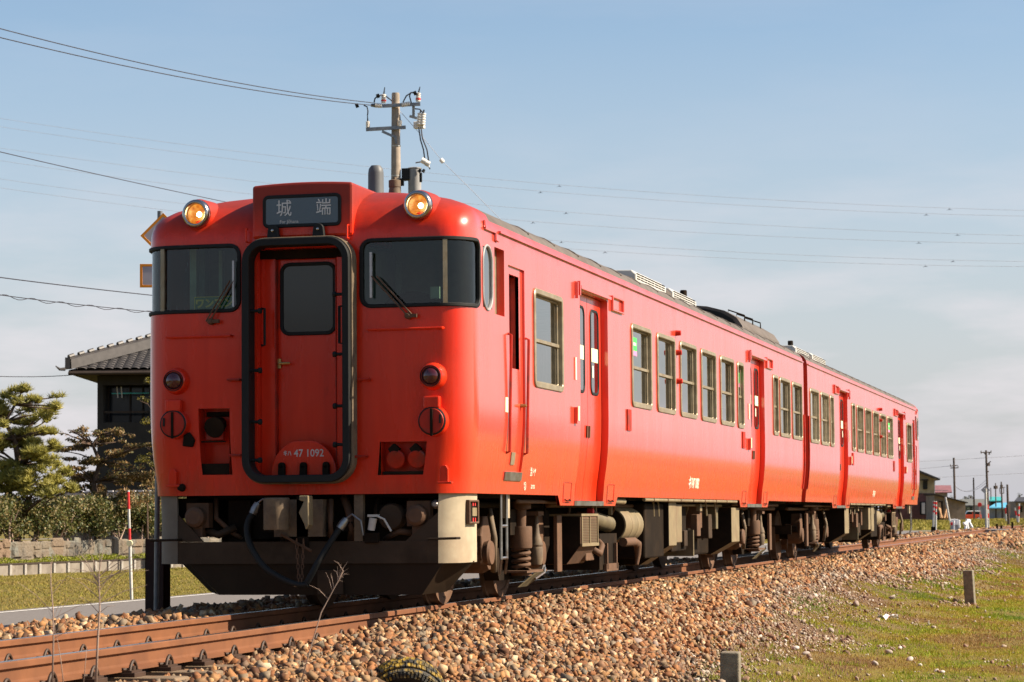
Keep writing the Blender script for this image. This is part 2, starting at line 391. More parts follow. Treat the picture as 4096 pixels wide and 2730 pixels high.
def ring(fn, a0, a1, b0, b1, r, wd, o_out, o_in, k=5, step=.12, o_base=None):
    """rounded frame lying on a surface fn(a, b, off)"""
    A = rrect(a0, a1, b0, b1, r, k); B = rrect(a0+wd, a1-wd, b0+wd, b1-wd, max(.008, r-wd), k)
    n = len(A); AA, BB = [], []
    for i in range(n):
        j = (i+1) % n; mm = max(1, int(math.dist(A[i], A[j])/step))
        for q in range(mm):
            t = q/mm; AA.append((A[i][0]+(A[j][0]-A[i][0])*t, A[i][1]+(A[j][1]-A[i][1])*t)); BB.append((B[i][0]+(B[j][0]-B[i][0])*t, B[i][1]+(B[j][1]-B[i][1])*t))
    N = len(AA); ob = o_in if o_base is None else o_base; ch = min(.006, abs(o_out-ob)*.3)
    def ins(p, q, t): return (p[0]+(q[0]-p[0])*t, p[1]+(q[1]-p[1])*t)
    vs = []
    for p, q in zip(AA, BB):
        vs += [fn(*p, ob), fn(*p, o_out-ch), fn(*ins(p, q, ch/wd), o_out), fn(*ins(p, q, 1-ch/wd), o_out), fn(*q, o_out-ch), fn(*q, o_in)]
    fs = [(i*6+j, i*6+j+1, ((i+1) % N)*6+j+1, ((i+1) % N)*6+j) for i in range(N) for j in range(5)]
    mb = MB(); mb.add(vs, fs); return mb
def patch(fn, a0, a1, b0, b1, off, r=0, na=1, nb=1):
    mb = MB()
    if r:
        P = subdiv(rrect(a0, a1, b0, b1, r, 4), .15); n = len(P)
        mb.add([fn((a0+a1)/2, (b0+b1)/2, off)] + [fn(*p, off) for p in P], [(0, 1+i, 1+(i+1) % n) for i in range(n)])
    else: mb.grid(lambda a, b: fn(a, b, off), [a0+(a1-a0)*i/na for i in range(na+1)], [b0+(b1-b0)*i/nb for i in range(nb+1)])
    return mb
def slab(fn, a0, a1, b0, b1, o0, o1, na=1, nb=6):
    """thin curved plate between two offsets"""
    A = [a0+(a1-a0)*i/na for i in range(na+1)]; B = [b0+(b1-b0)*i/nb for i in range(nb+1)]; mb = MB()
    mb.grid(lambda a, b: fn(a, b, o1), A, B); mb.grid(lambda a, b: fn(a, b, o0), A, B)
    per = [(a, b0) for a in A] + [(a1, b) for b in B[1:]] + [(a, b1) for a in A[::-1][1:]] + [(a0, b) for b in B[::-1][1:-1]]
    n = len(per); mb.add([fn(*p, o) for p in per for o in (o0, o1)], [(2*i, 2*i+1, 2*((i+1) % n)+1, 2*((i+1) % n)) for i in range(n)])
    return mb

# side layout, distances from the cab end
WINDOWS = [(2.26, 3.43), (6.73, 7.86), (8.19, 9.32), (9.65, 10.78), (11.10, 12.22), (12.56, 13.68), (13.98, 14.52), (17.33, 17.87), (18.03, 19.16), (19.41, 20.54)]
DOORS = [(4.20, 5.52), (15.18, 16.48)]
CURT = {1: 'full', 4: 'full', 5: 'half', 9: None}
FN = lambda x, z, off: Vector((x, -off, z))               # flat front plane
def build_car(name, label, loc, rz, side, front):
    car = thing(name, label, 'railcar', loc, rz)
    S = lambda a, b, off: surf(side*sy(a), b, off)        # a = distance from the cab end
    holes = [(sy(a)+.03, sy(b)-.03, 2.0, 2.85) for a, b in WINDOWS] + [(sy(a), sy(b), .94, 3.02) for a, b in DOORS]
    holes += [(sy(.47), sy(.77), 2.56, 3.08), (sy(.86), sy(1.20), 2.53, 3.11), (sy(1.34), sy(1.93), 1.19, 3.0)]
    holes = [((a, b, c, d) if side > 0 else (-b, -a, c, d)) for a, b, c, d in holes]
    fh = [(-.40, .40, 1.14, 3.06)]
    if front:
        fh += [(.535, 1.655, 2.56, 3.095), (-1.655, -.565, 2.56, 3.095), (-.925, -.645, 1.165, 1.725), (.69, 1.10, 1.145, 1.42)]
    holes += fh
    # ---- body shell
    br = {0.0} | {SF+ARC*i/8 for i in range(9)} | {SF*i/4 for i in range(5)} | {sy(y) for y in (.5, .7, 1.3, 3.6, 6.2, 8, 12, 14.6, 17.0, CL)}
    br = sorted({x for x in br} | {-x for x in br} | {h[i] for h in holes for i in (0, 1)})
    bz = sorted({.99, 1.05} | {z for z, _ in ZW if z > 1.0} | {3.2, 3.16} | {h[i] for h in holes for i in (2, 3) if h[i] > .99})
    bz = [z for i, z in enumerate(bz) if i == 0 or z-bz[i-1] > 1e-4]; br = [x for i, x in enumerate(br) if i == 0 or x-br[i-1] > 1e-4]
    sh, rf = MB(), MB()
    P = [[surf(s, z) for z in bz] for s in br]
    def grid_cells(test):
        idx = {}; vs = []; fs = []
        def vi(i, j):
            if (i, j) not in idx: idx[(i, j)] = len(vs); vs.append(P[i][j])
            return idx[(i, j)]
        for i in range(len(br)-1):
            for j in range(len(bz)-1):
                sm, zm = (br[i]+br[i+1])/2, (bz[j]+bz[j+1])/2
                if any(h[0] < sm < h[1] and h[2] < zm < h[3] for h in holes): continue
                isroof = zm > 3.34 and abs(sm) > sy(.66)
                if isroof == test: fs.append((vi(i, j), vi(i+1, j), vi(i+1, j+1), vi(i, j+1)))
        return vs, fs
    sh.add(*grid_cells(False)); rf.add(*grid_cells(True))
    # lowered apron under each doorway, with sloping ends
    for a, b in DOORS:
        for u0, u1 in ((a-.62, a), (b, b+.62)):
            sl = .11
            q = [S(u0 if u0 != a-.62 else u0-sl, .99, 0), S(u1 if u1 != b+.62 else u1+sl, .99, 0), S(u1, .895, 0), S(u0, .895, 0)]
            sh.add(q, [(0, 1, 2, 3)]); q2 = [p - Vector((side*.03, 0, 0)) for p in q]; sh.add(q2, [(0, 1, 2, 3)]); sh.add([q[2], q[3], q2[3], q2[2]], [(0, 1, 2, 3)])
        for u, in ((a,), (b,)):   # jambs
            sh.grid(lambda o, z: S(u, z, o), [0, -.10], [.94+.2*i for i in range(10)]+[3.02])
        sh.grid(lambda u, o: S(u, 3.02, o), [a, b], [0, -.10])
    for a, b, z0, z1, dp in ((.86, 1.20, 2.53, 3.11, .07), (1.34, 1.93, 1.19, 3.0, .055)):
        for u in (a, b): sh.grid(lambda o, z: S(u, z, o), [0, -dp], [z0+(z1-z0)*i/8 for i in range(9)])
        for z in (z0, z1): sh.grid(lambda u, o: S(u, z, o), [a, b], [0, -dp])
    for x in (-.40, .40): sh.grid(lambda o, z: FN(x, z, o), [0, -.16], [1.14, 3.06])
    for z in (1.14, 3.06): sh.grid(lambda x, o: FN(x, z, o), [-.40, .40], [0, -.16])
    if front:
        for x0, x1, z0, z1, dp in ((-.925, -.645, 1.165, 1.725, .16), (.69, 1.10, 1.145, 1.42, .12)):
            for x in (x0, x1): sh.grid(lambda o, z: FN(x, z, o), [0, -dp], [z0, z1])
            for z in (z0, z1): sh.grid(lambda x, o: FN(x, z, o), [x0, x1], [0, -dp])
            sh.grid(lambda x, z: FN(x, z, -dp), [x0, x1], [z0, z1])
    e = [surf(sy(CL), z) for z in bz]; e2 = [surf(-sy(CL), z) for z in bz]
    sh.add(e+e2, [(i, i+1, len(bz)+i+1, len(bz)+i) for i in range(len(bz)-1)])
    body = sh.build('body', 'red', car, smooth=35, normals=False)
    roof = rf.build('roof', 'roof', car, smooth=40, normals=False)
    rb = MB()
    for y in np.arange(2.2, 20.4, 1.05):
        pts = [surf(side*sy(y), z, .006) for z in (3.37, 3.41, 3.45, 3.5, 3.54, 3.58, 3.615, 3.64)] ; rb.tube(pts, .010, 5)
    rb.build('roof_seam', 'roof', roof)
    # ---- inside
    it = MB()
    it.b2(-1.3, 1.3, .35, 20.7, 1.04, 1.10); it.b2(-1.38, 1.38, 1.26, 1.30, 1.1, 3.3); it.b2(-side*1.36, -side*1.33, 1.3, 20.7, 1.1, 3.2); it.b2(-1.1, 1.1, 1.3, 20.7, 3.22, 3.25)
    for y in (3.8, 5.9, 14.9, 16.8): it.b2(-side*1.3, side*.45, y, y+.04, 1.1, 3.2)
    for k in range(9): it.b2(side*.45, side*1.2, 6.9+.8*k, 7.0+.8*k, 1.1, 2.05)
    it.build('saloon_interior', 'saloon', car, normals=False)
    # ---- side windows: frame > pane, sash bar, curtain
    for k, (a, b) in enumerate(WINDOWS):
        f = ring(S, a, b, 1.968, 2.882, .085, .052, .016, -.05).build('side_window', 'frame', car, smooth=30)
        patch(S, a+.045, b-.045, 2.012, 2.838, -.044).build('pane', 'sideglass', f)
        sb = MB(); c0, c1 = a+.05, b-.05
        sb.add([], [])
        slab(S, c0, c1, 2.395, 2.425, -.05, -.018, nb=1).build('sash_bar', 'frame', f)
        ring(S, a+.05, b-.05, 2.02, 2.83, .03, .018, -.028, -.048).build('sash_frame', 'frame', f)
        cu = CURT.get(k)
        if cu: patch(S, a+.05, b-.05, 2.02 if cu == 'full' else 2.22, 2.84, -.11).build('curtain', 'curtain', f)
        if k in (1, 6):
            patch(S, a+.20, min(b-.1, a+.52), 2.60, 2.745, -.040).build('notice', 'sticker', f)
            patch(S, a+.20, min(b-.1, a+.52), 2.545, 2.598, -.040).build('notice_strip', 'pink', f)
            patch(S, a+.24, min(b-.14, a+.48), 2.655, 2.69, -.0385).build('notice_line', 'white', f)
    # ---- passenger doors
    for a, b in DOORS:
        mid = (a+b)/2
        for q, (u0, u1) in enumerate(((a+.0, mid-.006), (mid+.006, b))):
            d = slab(S, u0, u1, .945, 3.015, -.10, -.075, nb=12).build('sliding_door', 'red', car, smooth=30)
            w0 = (u0+u1)/2-.20; w1 = w0+.40
            r_ = ring(S, w0, w1, 2.02, 2.90, .10, .03, -.065, -.08).build('window_rubber', 'rubber', d)
            patch(S, w0+.02, w1-.02, 2.04, 2.88, -.0725, r=.08).build('door_pane', 'sideglass', d)
            patch(S, w0+.05, w1-.05, 2.36, 2.50, -.0695).build('door_notice', 'paper', d)
            patch(S, w0+.08, w0+.15, 2.20, 2.32, -.0695, r=.01).build('door_label', 'cream', d)
            h = mid-.055 if q == 0 else mid+.055
            slab(S, h-.022, h+.022, 1.58, 1.70, -.072, -.06, nb=1).build('door_pull', 'brown', d)
        slab(S, a-.02, b+.02, .895, .94, -.06, .006, nb=1).build('door_step', 'steel', car)
        slab(S, a-.06, b+.05, 3.03, 3.06, .002, .035, nb=1).build('rain_strip', 'red', car)
        for u in (a-.52, b+.18):     # sand-box flap beside each doorway
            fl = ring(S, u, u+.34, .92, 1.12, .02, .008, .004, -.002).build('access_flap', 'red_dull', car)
            mb = MB(); mb.tube([S(u+.08, .955, .0), S(u+.08, .94, .02), S(u+.26, .94, .02), S(u+.26, .955, 0)], .006, 5); mb.build('flap_handle', 'dark', fl)
        fx = ring(S, b+.17, b+.74, 2.93, 3.09, .005, .022, .03, -.002).build('sign_bracket', 'red', car)
        slab(S, a-.30, a-.21, 1.69, 1.85, 0, .035, nb=1).build('notice_holder', 'red', car)
        slab(S, a-.285, a-.225, 1.72, 1.86, .035, .042, nb=1).build('holder_card', 'paper', car)
        slab(S, a-.25, a-.20, 2.12, 2.34, .001, .010, nb=1).build('door_lamp', 'cream', car)
        ls = MB(); ls.box(S(a-.10, 3.03, .02), (.03, .03, .14)); ls.box(S(a-.21, 3.0, .02), (.03, .02, .16)); ls.build('board_hook', 'red', car)
    for y in (6.45, 14.35):
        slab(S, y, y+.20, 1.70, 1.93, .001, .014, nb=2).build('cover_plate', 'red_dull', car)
    for y, z in ((9.42, 2.95), (9.46, 2.72), (9.48, 2.38)):
        mb = MB(); mb.lathe(S(y, z, 0), (side, 0, 0), [(0, .035), (.06, .03), (.065, 0)], 10); mb.build('side_lamp', 'red_dull', car)
    # gutter
    g = MB(); g.add([], [])
    slab(S, 1.0, 20.75, 3.245, 3.262, 0, .022, na=12, nb=1).build('rain_gutter', 'red', car)
    slab(S, .50, .86, 3.225, 3.243, 0, .02, na=2, nb=1).build('rain_gutter', 'red', car)
    mb = MB(); mb.tube([S(.50, 3.24, .012), S(.50, 3.30, .012)], .012, 6); mb.tube([S(.86, 3.235, .012), S(.87, 3.17, .012), S(.95, 3.165, .012)], .012, 6); mb.build('gutter_spout', 'red', car)
    # ---- cab side: oval window, drop light, crew door
    ring(S, .455, .785, 2.535, 3.105, .16, .020, .012, -.02, k=8).build('quarter_window', 'tank', car, smooth=30)
    patch(S, .47, .77, 2.55, 3.09, -.008, r=.14).build('quarter_pane', 'sideglass', car)
    dl = slab(S, .86, 1.20, 2.53, 3.11, -.09, -.07, nb=1).build('drop_light', 'frame', car)
    patch(S, .88, 1.10, 2.55, 3.06, -.066).build('drop_pane', 'sideglass', dl)
    cd_ = slab(S, 1.34, 1.93, 1.19, 2.10, -.055, -.022, nb=8).build('crew_door', 'red', car, smooth=30)
    mb = slab(S, 1.34, 1.45, 2.10, 3.0, -.055, -.022, nb=2); q = slab(S, 1.80, 1.93, 2.10, 3.0, -.055, -.022, nb=2); mb.add(q.v, q.f); q = slab(S, 1.45, 1.80, 2.93, 3.0, -.055, -.022, nb=2); mb.add(q.v, q.f)
    mb.build('door_stile', 'red', cd_)
    patch(S, 1.45, 1.80, 2.10, 2.93, -.10).build('door_pane', 'sideglass', cd_)
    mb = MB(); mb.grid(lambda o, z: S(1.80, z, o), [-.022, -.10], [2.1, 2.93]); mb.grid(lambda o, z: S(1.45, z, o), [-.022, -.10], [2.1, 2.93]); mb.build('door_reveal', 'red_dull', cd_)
    for y in (1.315, 1.955):
        mb = MB(); mb.tube([S(y, 1.35, 0), S(y, 1.36, .03), S(y, 2.38, .03), S(y, 2.39, 0)], .013, 6); mb.build('handrail', 'red_dull', car)
    mb = MB(); mb.lathe(S(1.84, 1.78, -.02), (side, 0, 0), [(0, .02), (.05, .012), (.055, 0)], 8); mb.build('door_knob', 'brass', cd_)
    slab(S, 1.56, 1.70, 1.25, 1.36, -.021, -.012, nb=1).build('vent_plate', 'frame', cd_)
    slab(S, 1.33, 1.94, 1.11, 1.185, -.02, .012, nb=1).build('crew_step', 'steel', car)
    slab(S, 1.20, 1.29, 1.70, 1.83, .001, .004, nb=1).build('number_card', 'paper', car)
    X = (0, side, 0)
    sp = lambda y, z: frame_mt(S(y, z, .004), X, S(y, z+.05, 0)-S(y, z, 0))
    if front:
        text_obj('depot_code', '金トヤ', .085, M['cream'], car, sp(2.36, 1.19), .8)
        text_obj('capacity_number', '②', .09, M['cream'], car, sp(2.12, 1.06))
        text_obj('date_mark', '28 105', .05, M['cream'], car, sp(2.42, 1.06))
        text_obj('side_number', 'キハ47 1092', .17, M['cream'], car, sp(10.75, 1.175), .78, bold=.004)
    else:
        text_obj('side_number', 'キハ47', .17, M['cream'], car, sp(10.4, 1.175), .8, bold=.004)
    # ---- roof gear
    def roofbox(nm, y0, y1, hw, z0, z1, mat, lou=False):
        mb = MB(); ch = .10
        ch = .06; prof = [(-hw, z0), (-hw, z1-ch*1.2), (-hw+ch, z1-.02), (0, z1), (hw-ch, z1-.02), (hw, z1-ch*1.2), (hw, z0)]
        mb.prism([(x, y0, z) for x, z in prof], (0, y1-y0, 0)); o = mb.build(nm, mat, car, bev=.015)
        if lou:
            for k in range(8):
                l_ = MB(); yy = y0+.06+(y1-y0-.12)*k/8
                for zz in (z1-.13, z1-.10, z1-.07): l_.b2(side*(hw-.05), side*(hw+.004), yy, yy+(y1-y0)/8-.05, zz, zz+.012)
                l_.build('louvre', 'dark', o)
        return o
    ya = 10.6 if front else 12.6
    roofbox('air_conditioner', ya, ya+2.0, .74, 3.50, 3.86, 'white', True)
    roofbox('duct_cover', ya+2.0, ya+2.5, .72, 3.5, 3.83, 'roof')
    roofbox('air_conditioner', ya+2.5, ya+4.3, .74, 3.50, 3.85, 'white', True)
    mb = MB(); mb.lathe((side*.45, 15.5, 3.5), (0, 0, 1), [(0, .05), (.50, .05), (.51, .04)], 12); mb.build('roof_vent', 'dark', car)
    if front:
        vt = MB(); pf = [(-1.14, 3.44), (-1.12, 3.56), (-1.04, 3.68), (-.86, 3.79), (-.6, 3.86), (-.3, 3.89), (.3, 3.89), (.6, 3.86), (.86, 3.79), (1.04, 3.68), (1.12, 3.56), (1.14, 3.44)]
        vt.prism([(x, 16.6, z) for x, z in pf], (0, 3.8, 0)); vo = vt.build('radiator_cowl', 'roof', car)
        vt = MB(); vt.prism([(x*.94, 16.59, 3.44+(z-3.44)*.92) for x, z in pf], (0, .012, 0)); vt.build('cowl_mouth', 'rubber', vo)
        for k in range(3):
            vt = MB(); y = 17.6+.8*k; vt.tube([(side*.75, y, 3.80), (side*.75, y, 3.88), (side*1.0, y, 3.79), (side*1.0, y, 3.70)], .012, 6); vt.build('grab_hoop', 'dark', vo)
    # ---- gangway at the inner end
    fb = lambda x, z, off: Vector((x, CL+off, z))
    ring(fb, -.52, .52, 1.10, 3.16, .12, .14, .24, 0).build('gangway_bellows', 'bellows', car)
    slab(S, 20.74, 20.80, 1.2, 2.4, .002, .02, nb=6).build('end_handrail', 'red_dull', car)
    mb = MB(); mb.b2(-.16, .16, CL-.3, CL+.26, .78, .98); mb.build('inner_coupler', 'dark', car, bev=.02)
    # ---- bogies and underfloor
    for yb in (3.2, 17.6): build_bogie(car, yb, side)
    uf = MB(); uf.b2(-1.15, 1.15, .3, 20.7, .96, 1.03); uf.b2(-.55, .55, 5.6, 15.2, .40, .97); uf.b2(-side*1.15, -side*.75, 6, 15, .35, .96); uf.b2(-.3, .3, .5, 20.5, .80, .97)
    uf.build('underframe', 'dark', car, normals=False)
    U = lambda x0, x1, y0, y1, z0, z1: MB().b2(side*x0, side*x1, y0, y1, z0, z1)
    def chbox(nm, y0, y1, xo, xi, zt, zm, zb, xb, mat, par=None):
        return MB().prism([(side*x, y0, z) for x, z in ((xi, zt), (xo, zt), (xo, zm), (xb, zb), (xi, zb))], (0, y1-y0, 0)).build(nm, mat, par or car, bev=.006)
    def dark_end(y0, xo, xi, zt, zm, zb, xb, par): MB().prism([(side*x, y0-.004, z) for x, z in ((xi, zt), (xo-.006, zt), (xo-.006, zm), (xb, zb+.004), (xi, zb+.004))], (0, .003, 0)).build('end_plate', 'dark', par)
    bx = chbox('engine_tank', 4.25, 4.8, .98, .35, .86, .5, .26, .9, 'dark')
    rd = chbox('radiator_box', 4.86, 5.66, 1.29, .80, .79, .50, .305, 1.14, 'brown')
    dark_end(4.86 if side > 0 else 5.664, 1.29, .80, .79, .50, .305, 1.14, rd)
    gr = MB()
    for k in range(16):
        t = .515+.245*k/15; gr.b2(side*1.292, side*1.296, 4.92, 5.60, t, t+.006)
    gr.build('radiator_grille', 'olive', rd)
    for y in (4.89, 5.26, 5.63):
        U(1.29, 1.302, y-.014, y+.014, .50, .785).build('radiator_bar', 'beige', rd)
    U(1.285, 1.305, 4.86, 5.66, .485, .515).build('radiator_sill', 'beige', rd)
    U(.9, 1.30, 4.86, 5.66, .79, .815).build('radiator_lid', 'beige', rd)
    mb = MB(); mb.lathe((side*1.2, 5.60, .84), (side, 0, 0), [(0, .035), (.06, .035), (.065, .02)], 12); mb.build('red_cap', 'redband', rd)
    U(1.0, 1.22, 5.42, 5.80, .33, .47).build('drain_box', 'brown', car, bev=.01)
    mb = MB(); mb.tube([(side*1.22, 5.7, .45), (side*1.27, 5.85, .40), (side*1.27, 5.95, .48), (side*1.2, 6.1, .52)], .035, 8); mb.build('water_pipe', 'brown', car, smooth=True)
    # air filter drum with its corrugated duct
    dr = MB(); dr.lathe((side*1.06, 7.35, .69), (0, 1, 0), [(0, .02), (0, .185), (.02, .195), (.30, .195), (.305, .20), (.33, .20), (.335, .195), (.62, .195), (.625, .20), (.65, .20), (.655, .195), (.95, .195), (.97, .18), (.97, .02)], 32)
    d_ = dr.build('air_filter_drum', 'beige', car, smooth=30)
    dr = MB(); dr.lathe((side*1.06, 7.345, .69), (0, -1, 0), [(0, .175), (.004, .17), (.004, .02)], 32); dr.build('drum_face', 'dark', d_)
    pr = []
    for k in range(30): pr += [(k*.042, .082), (k*.042+.021, .092)]
    du = MB(); du.lathe((side*1.10, 6.05, .77), Vector((-side*.05, 1.25, -.07)), pr, 20); dd = du.build('corrugated_duct', 'olive', d_, smooth=30)
    for y in (6.35, 7.15): MB().b2(side*1.09, side*1.13, y-.02, y+.02, .8, .97).build('duct_hanger', 'beige', car)
    MB().tube([(side*1.30, 6.2, .955), (side*1.30, 6.95, .945)], .035, 10).build('short_pipe', 'beige', car, smooth=40)
    lp = MB().tube([(side*1.36, 7.8, .968), (side*1.36, 14.3, .968)], .021, 10).build('conduit_pipe', 'beige', car, smooth=40)
    for y in np.arange(8.3, 14.2, .85): MB().cyl((side*1.36, y, .968), (side*1.36, y+.03, .968), .027, 10).build('pipe_clamp', 'brown', lp)
    fr = MB(); fr.b2(side*1.2, side*1.23, 6.42, 6.46, .22, .5); fr.b2(side*1.2, side*1.23, 6.90, 6.94, .22, .5); fr.b2(side*1.2, side*1.23, 6.38, 6.98, .20, .28); fr.build('guard_bracket', 'brown', car)
    U(.6, 1.19, 6.2, 7.1, .22, .6).build('battery_box', 'dark', car)
    MB().tube([(side*1.22, 7.30, .50), (side*1.24, 7.8, .50), (side*1.25, 7.95, .47), (side*1.25, 7.98, .36), (side*1.24, 7.95, .24)], [.05, .05, .05, .035, .02], 10).build('exhaust_hose', 'brown', car, smooth=40)
    ft = chbox('fuel_tank', 9.58, 10.06, 1.31, .62, .955, .43, .20, .95, 'beige'); dark_end(9.58 if side > 0 else 10.064, 1.31, .62, .955, .43, .20, .95, ft)
    U(.65, 1.25, 8.4, 9.55, .30, .93).build('engine_block', 'dark', car, bev=.02)
    U(.7, 1.30, 10.12, 10.48, .46, .92).build('relay_box', 'beige', car, bev=.01)
    U(.7, 1.15, 10.6, 11.6, .34, .93).build('compressor', 'dark', car, bev=.02)
    U(.7, 1.22, 11.7, 11.76, .27, .6).build('mud_plate', 'olive', car)
    U(1.15, 1.24, 11.9, 12.15, .52, .80).build('switch_box', 'brown', car, bev=.008)
    U(1.22, 1.27, 11.95, 12.10, .84, .93).build('bracket_box', 'beige', car)
    wt = chbox('water_tank', 14.15, 14.80, 1.32, .70, .885, .42, .25, 1.02, 'beige'); dark_end(14.15 if side > 0 else 14.804, 1.32, .70, .885, .42, .25, 1.02, wt)
    U(.72, 1.0, 12.6, 14.14, .26, .9).build('air_reservoir', 'dark', car, bev=.03)
    for y in (8.9, 9.2, 12.5, 13.2): MB().tube([(side*1.25, y, .96), (side*1.25, y+.05, .78)], .012, 6).build('cable_drop', 'beige', car)
    for k, (x, y0, y1, z, r, mt_) in enumerate(((1.10, 4.2, 9.4, .90, .022, 'brown'), (1.02, 10.6, 15.6, .88, .026, 'brown'), (1.20, 10.6, 14.0, .915, .016, 'beige'), (1.24, 2.4, 4.6, .93, .018, 'brown'), (1.18, 15.0, 19.5, .93, .02, 'brown'), (.95, 1.0, 4.6, .90, .03, 'dark'), (1.0, 15.2, 20.3, .88, .028, 'brown'))):
        MB().tube([(side*x, y0, z), (side*x, y0+.1, z), (side*x, y1-.1, z), (side*x, y1, z)], r, 8).build('air_pipe', mt_, car, smooth=True)
    for k in range(16):
        y = 4.5+.68*k; x = 1.0+.22*((k*7) % 5)/5; z1 = .80-.22*((k*3) % 4)/4
        MB().tube([(side*x, y, .97), (side*(x+.01), y+.02, .88), (side*(x-.05), y+.10, z1)], .012+.004*(k % 3), 6).build('cable_drop', ('dark', 'brown', 'beige')[k % 3], car, smooth=True)
    for y, z0, z1, w_, mt_ in ((8.45, .62, .92, .16, 'brown'), (8.75, .50, .70, .12, 'skirtmid'), (10.75, .55, .88, .18, 'brown'), (11.2, .40, .60, .22, 'skirtmid'), (12.35, .62, .92, .14, 'brown'), (13.0, .48, .80, .26, 'skirtmid'), (13.6, .60, .90, .14, 'olive'), (5.95, .62, .84, .14, 'brown')):
        U(1.0, 1.20, y, y+w_, z0, z1).build('equipment_box', mt_, car, bev=.01)
    # boarding ladder under the crew door
    ld_ = MB()
    for y in (1.45, 1.65): ld_.tube([(side*1.34, y, 1.0), (side*1.34, y, .42), (side*1.30, y+.09, .29)], .013, 5)
    for z in (.43, .71): ld_.tube([(side*1.34, 1.45, z), (side*1.34, 1.65, z)], .013, 5)
    ld_.build('boarding_ladder', 'steel', car)
    U(1.28, 1.33, 1.67, 1.80, .78, 1.0).build('step_plate', 'skirt', car)
    U(1.20, 1.27, .70, .86, .84, .94).build('small_bracket', 'brown', car, bev=.01)
    if front: build_front(car, side)
    return car

def build_bogie(car, yb, side):
    bo = MB()
    for sx in (-1, 1):
        bo.prism([(sx*.98, yb-1.35, .50), (sx*.98, yb-1.35, .58), (sx*.98, yb-.45, .50), (sx*.98, yb-.40, .28), (sx*.98, yb+.40, .28), (sx*.98, yb+.45, .50), (sx*.98, yb+1.35, .58), (sx*.98, yb+1.35, .50), (sx*.98, yb+.55, .36), (sx*.98, yb+.44, .20), (sx*.98, yb-.44, .20), (sx*.98, yb-.55, .36)], (-sx*.14, 0, 0))
    bo.b2(-1.05, 1.05, yb-.28, yb+.28, .62, .86); bo.b2(-.9, .9, yb-1.45, yb-1.35, .45, .60); bo.b2(-.9, .9, yb+1.35, yb+1.45, .45, .60)
    for dy in (-1.05, 1.05): bo.cyl((-.8, yb+dy, .43), (.8, yb+dy, .43), .075, 10)
    b = bo.build('bogie', 'dark', car)
    for dy in (-1.05, 1.05):
        for sx in (-1, 1):
            wz = MB(); wz.lathe((sx*.495, yb+dy, .43), (sx, 0, 0), [(0, .30), (0, .455), (.03, .455), (.035, .432), (.125, .427), (.125, .37), (.11, .36), (.085, .30), (.085, .12), (.15, .10), (.15, .02)], 40)
            wz.build('wheel', 'brown', b, smooth=30)
            ax = MB(); ax.lathe((sx*.80, yb+dy, .43), (sx, 0, 0), [(0, .15), (.18, .15), (.20, .14), (.25, .115), (.26, .02)], 20); ax.build('axle_box', 'brown', b, smooth=30)
            hb = MB(); hb.prism([(sx*1.02, yb+dy-.14, .40), (sx*1.02, yb+dy-.17, .62), (sx*1.02, yb+dy-.08, .80), (sx*1.02, yb+dy+.10, .80), (sx*1.02, yb+dy+.17, .62), (sx*1.02, yb+dy+.14, .40)], (-sx*.16, 0, 0)); hb.build('axle_guide', 'brown', b, bev=.015)
            bk = MB(); bk.prism([(sx*.72, yb+dy-.47, .44), (sx*.72, yb+dy-.50, .30), (sx*.72, yb+dy-.40, .17), (sx*.72, yb+dy-.34, .26), (sx*.72, yb+dy-.38, .46)], (-sx*.12, 0, 0)); bk.build('brake_shoe', 'brown', b, bev=.008)
    for sx in (-1, 1):
        pts = [(sx*1.08+.078*cos(t), yb+.078*sin(t), .285+.23*t/(2*pi*4.2)) for t in np.linspace(0, 2*pi*4.2, 84)]
        MB().tube(pts, .019, 8).build('coil_spring', 'brown', b, smooth=True)
        cy = MB(); cy.lathe((sx*1.08, yb, .495), (0, 0, 1), [(0, .04), (0, .105), (.02, .108), (.19, .108), (.205, .104), (.205, .05), (.215, .05), (.36, .055), (.37, .10), (.44, .10)], 28); cy.build('spring_cover', 'brown', b, smooth=30)
        MB().lathe((sx*1.08, yb, .235), (0, 0, 1), [(0, .10), (.045, .10), (.05, .09)], 24).build('spring_seat', 'brown', b, smooth=30)
        dm = MB(); dm.lathe((sx*1.13, yb+.42, .33), (0, 0, 1), [(0, .05), (.05, .062), (.15, .064), (.17, .058), (.19, .064), (.22, .056), (.25, .05), (.28, .034), (.36, .026), (.45, .018), (.48, .018)], 18); dm.build('damper', 'bellows', b, smooth=30)
        MB().b2(sx*1.02, sx*1.18, yb+.30, yb+.52, .80, .84).build('damper_bracket', 'brown', b)
        ar = MB(); ar.b2(sx*1.00, sx*1.20, yb-.25, yb+.55, .265, .285); ar.build('spring_plank', 'brown', b)
        sl = MB(); sl.prism([(sx*1.22, yb+.05, .26), (sx*1.22, yb+.50, .27), (sx*1.10, yb+.15, .13), (sx*1.10, yb-.15, .13)], (-sx*.02, 0, 0)); sl.build('guard_plate', 'olive', b)
        sr = MB(); sr.tube([(sx*1.2, yb+.46, .30), (sx*1.22, yb+.36, .255), (sx*1.18, yb+.15, .20)], .012, 6); sr.build('sway_link', 'steel', b)
        hp = MB(); hp.tube([(sx*1.10, yb-1.25, .86), (sx*1.16, yb-1.30, .60), (sx*1.12, yb-1.18, .30)], .028, 8); hp.build('brake_hose', 'bellows', b, smooth=True)
        pl = MB(); pl.b2(sx*1.12, sx*1.16, yb+1.18, yb+1.38, .24, .80); pl.build('guide_post', 'brown', b, bev=.006)
        ds = MB(); ds.lathe((sx*1.10, yb-1.42, .47), (sx, 0, 0), [(0, .10), (.05, .115), (.07, .10), (.075, .02)], 22); ds.build('brake_cylinder', 'brown', b, smooth=30)

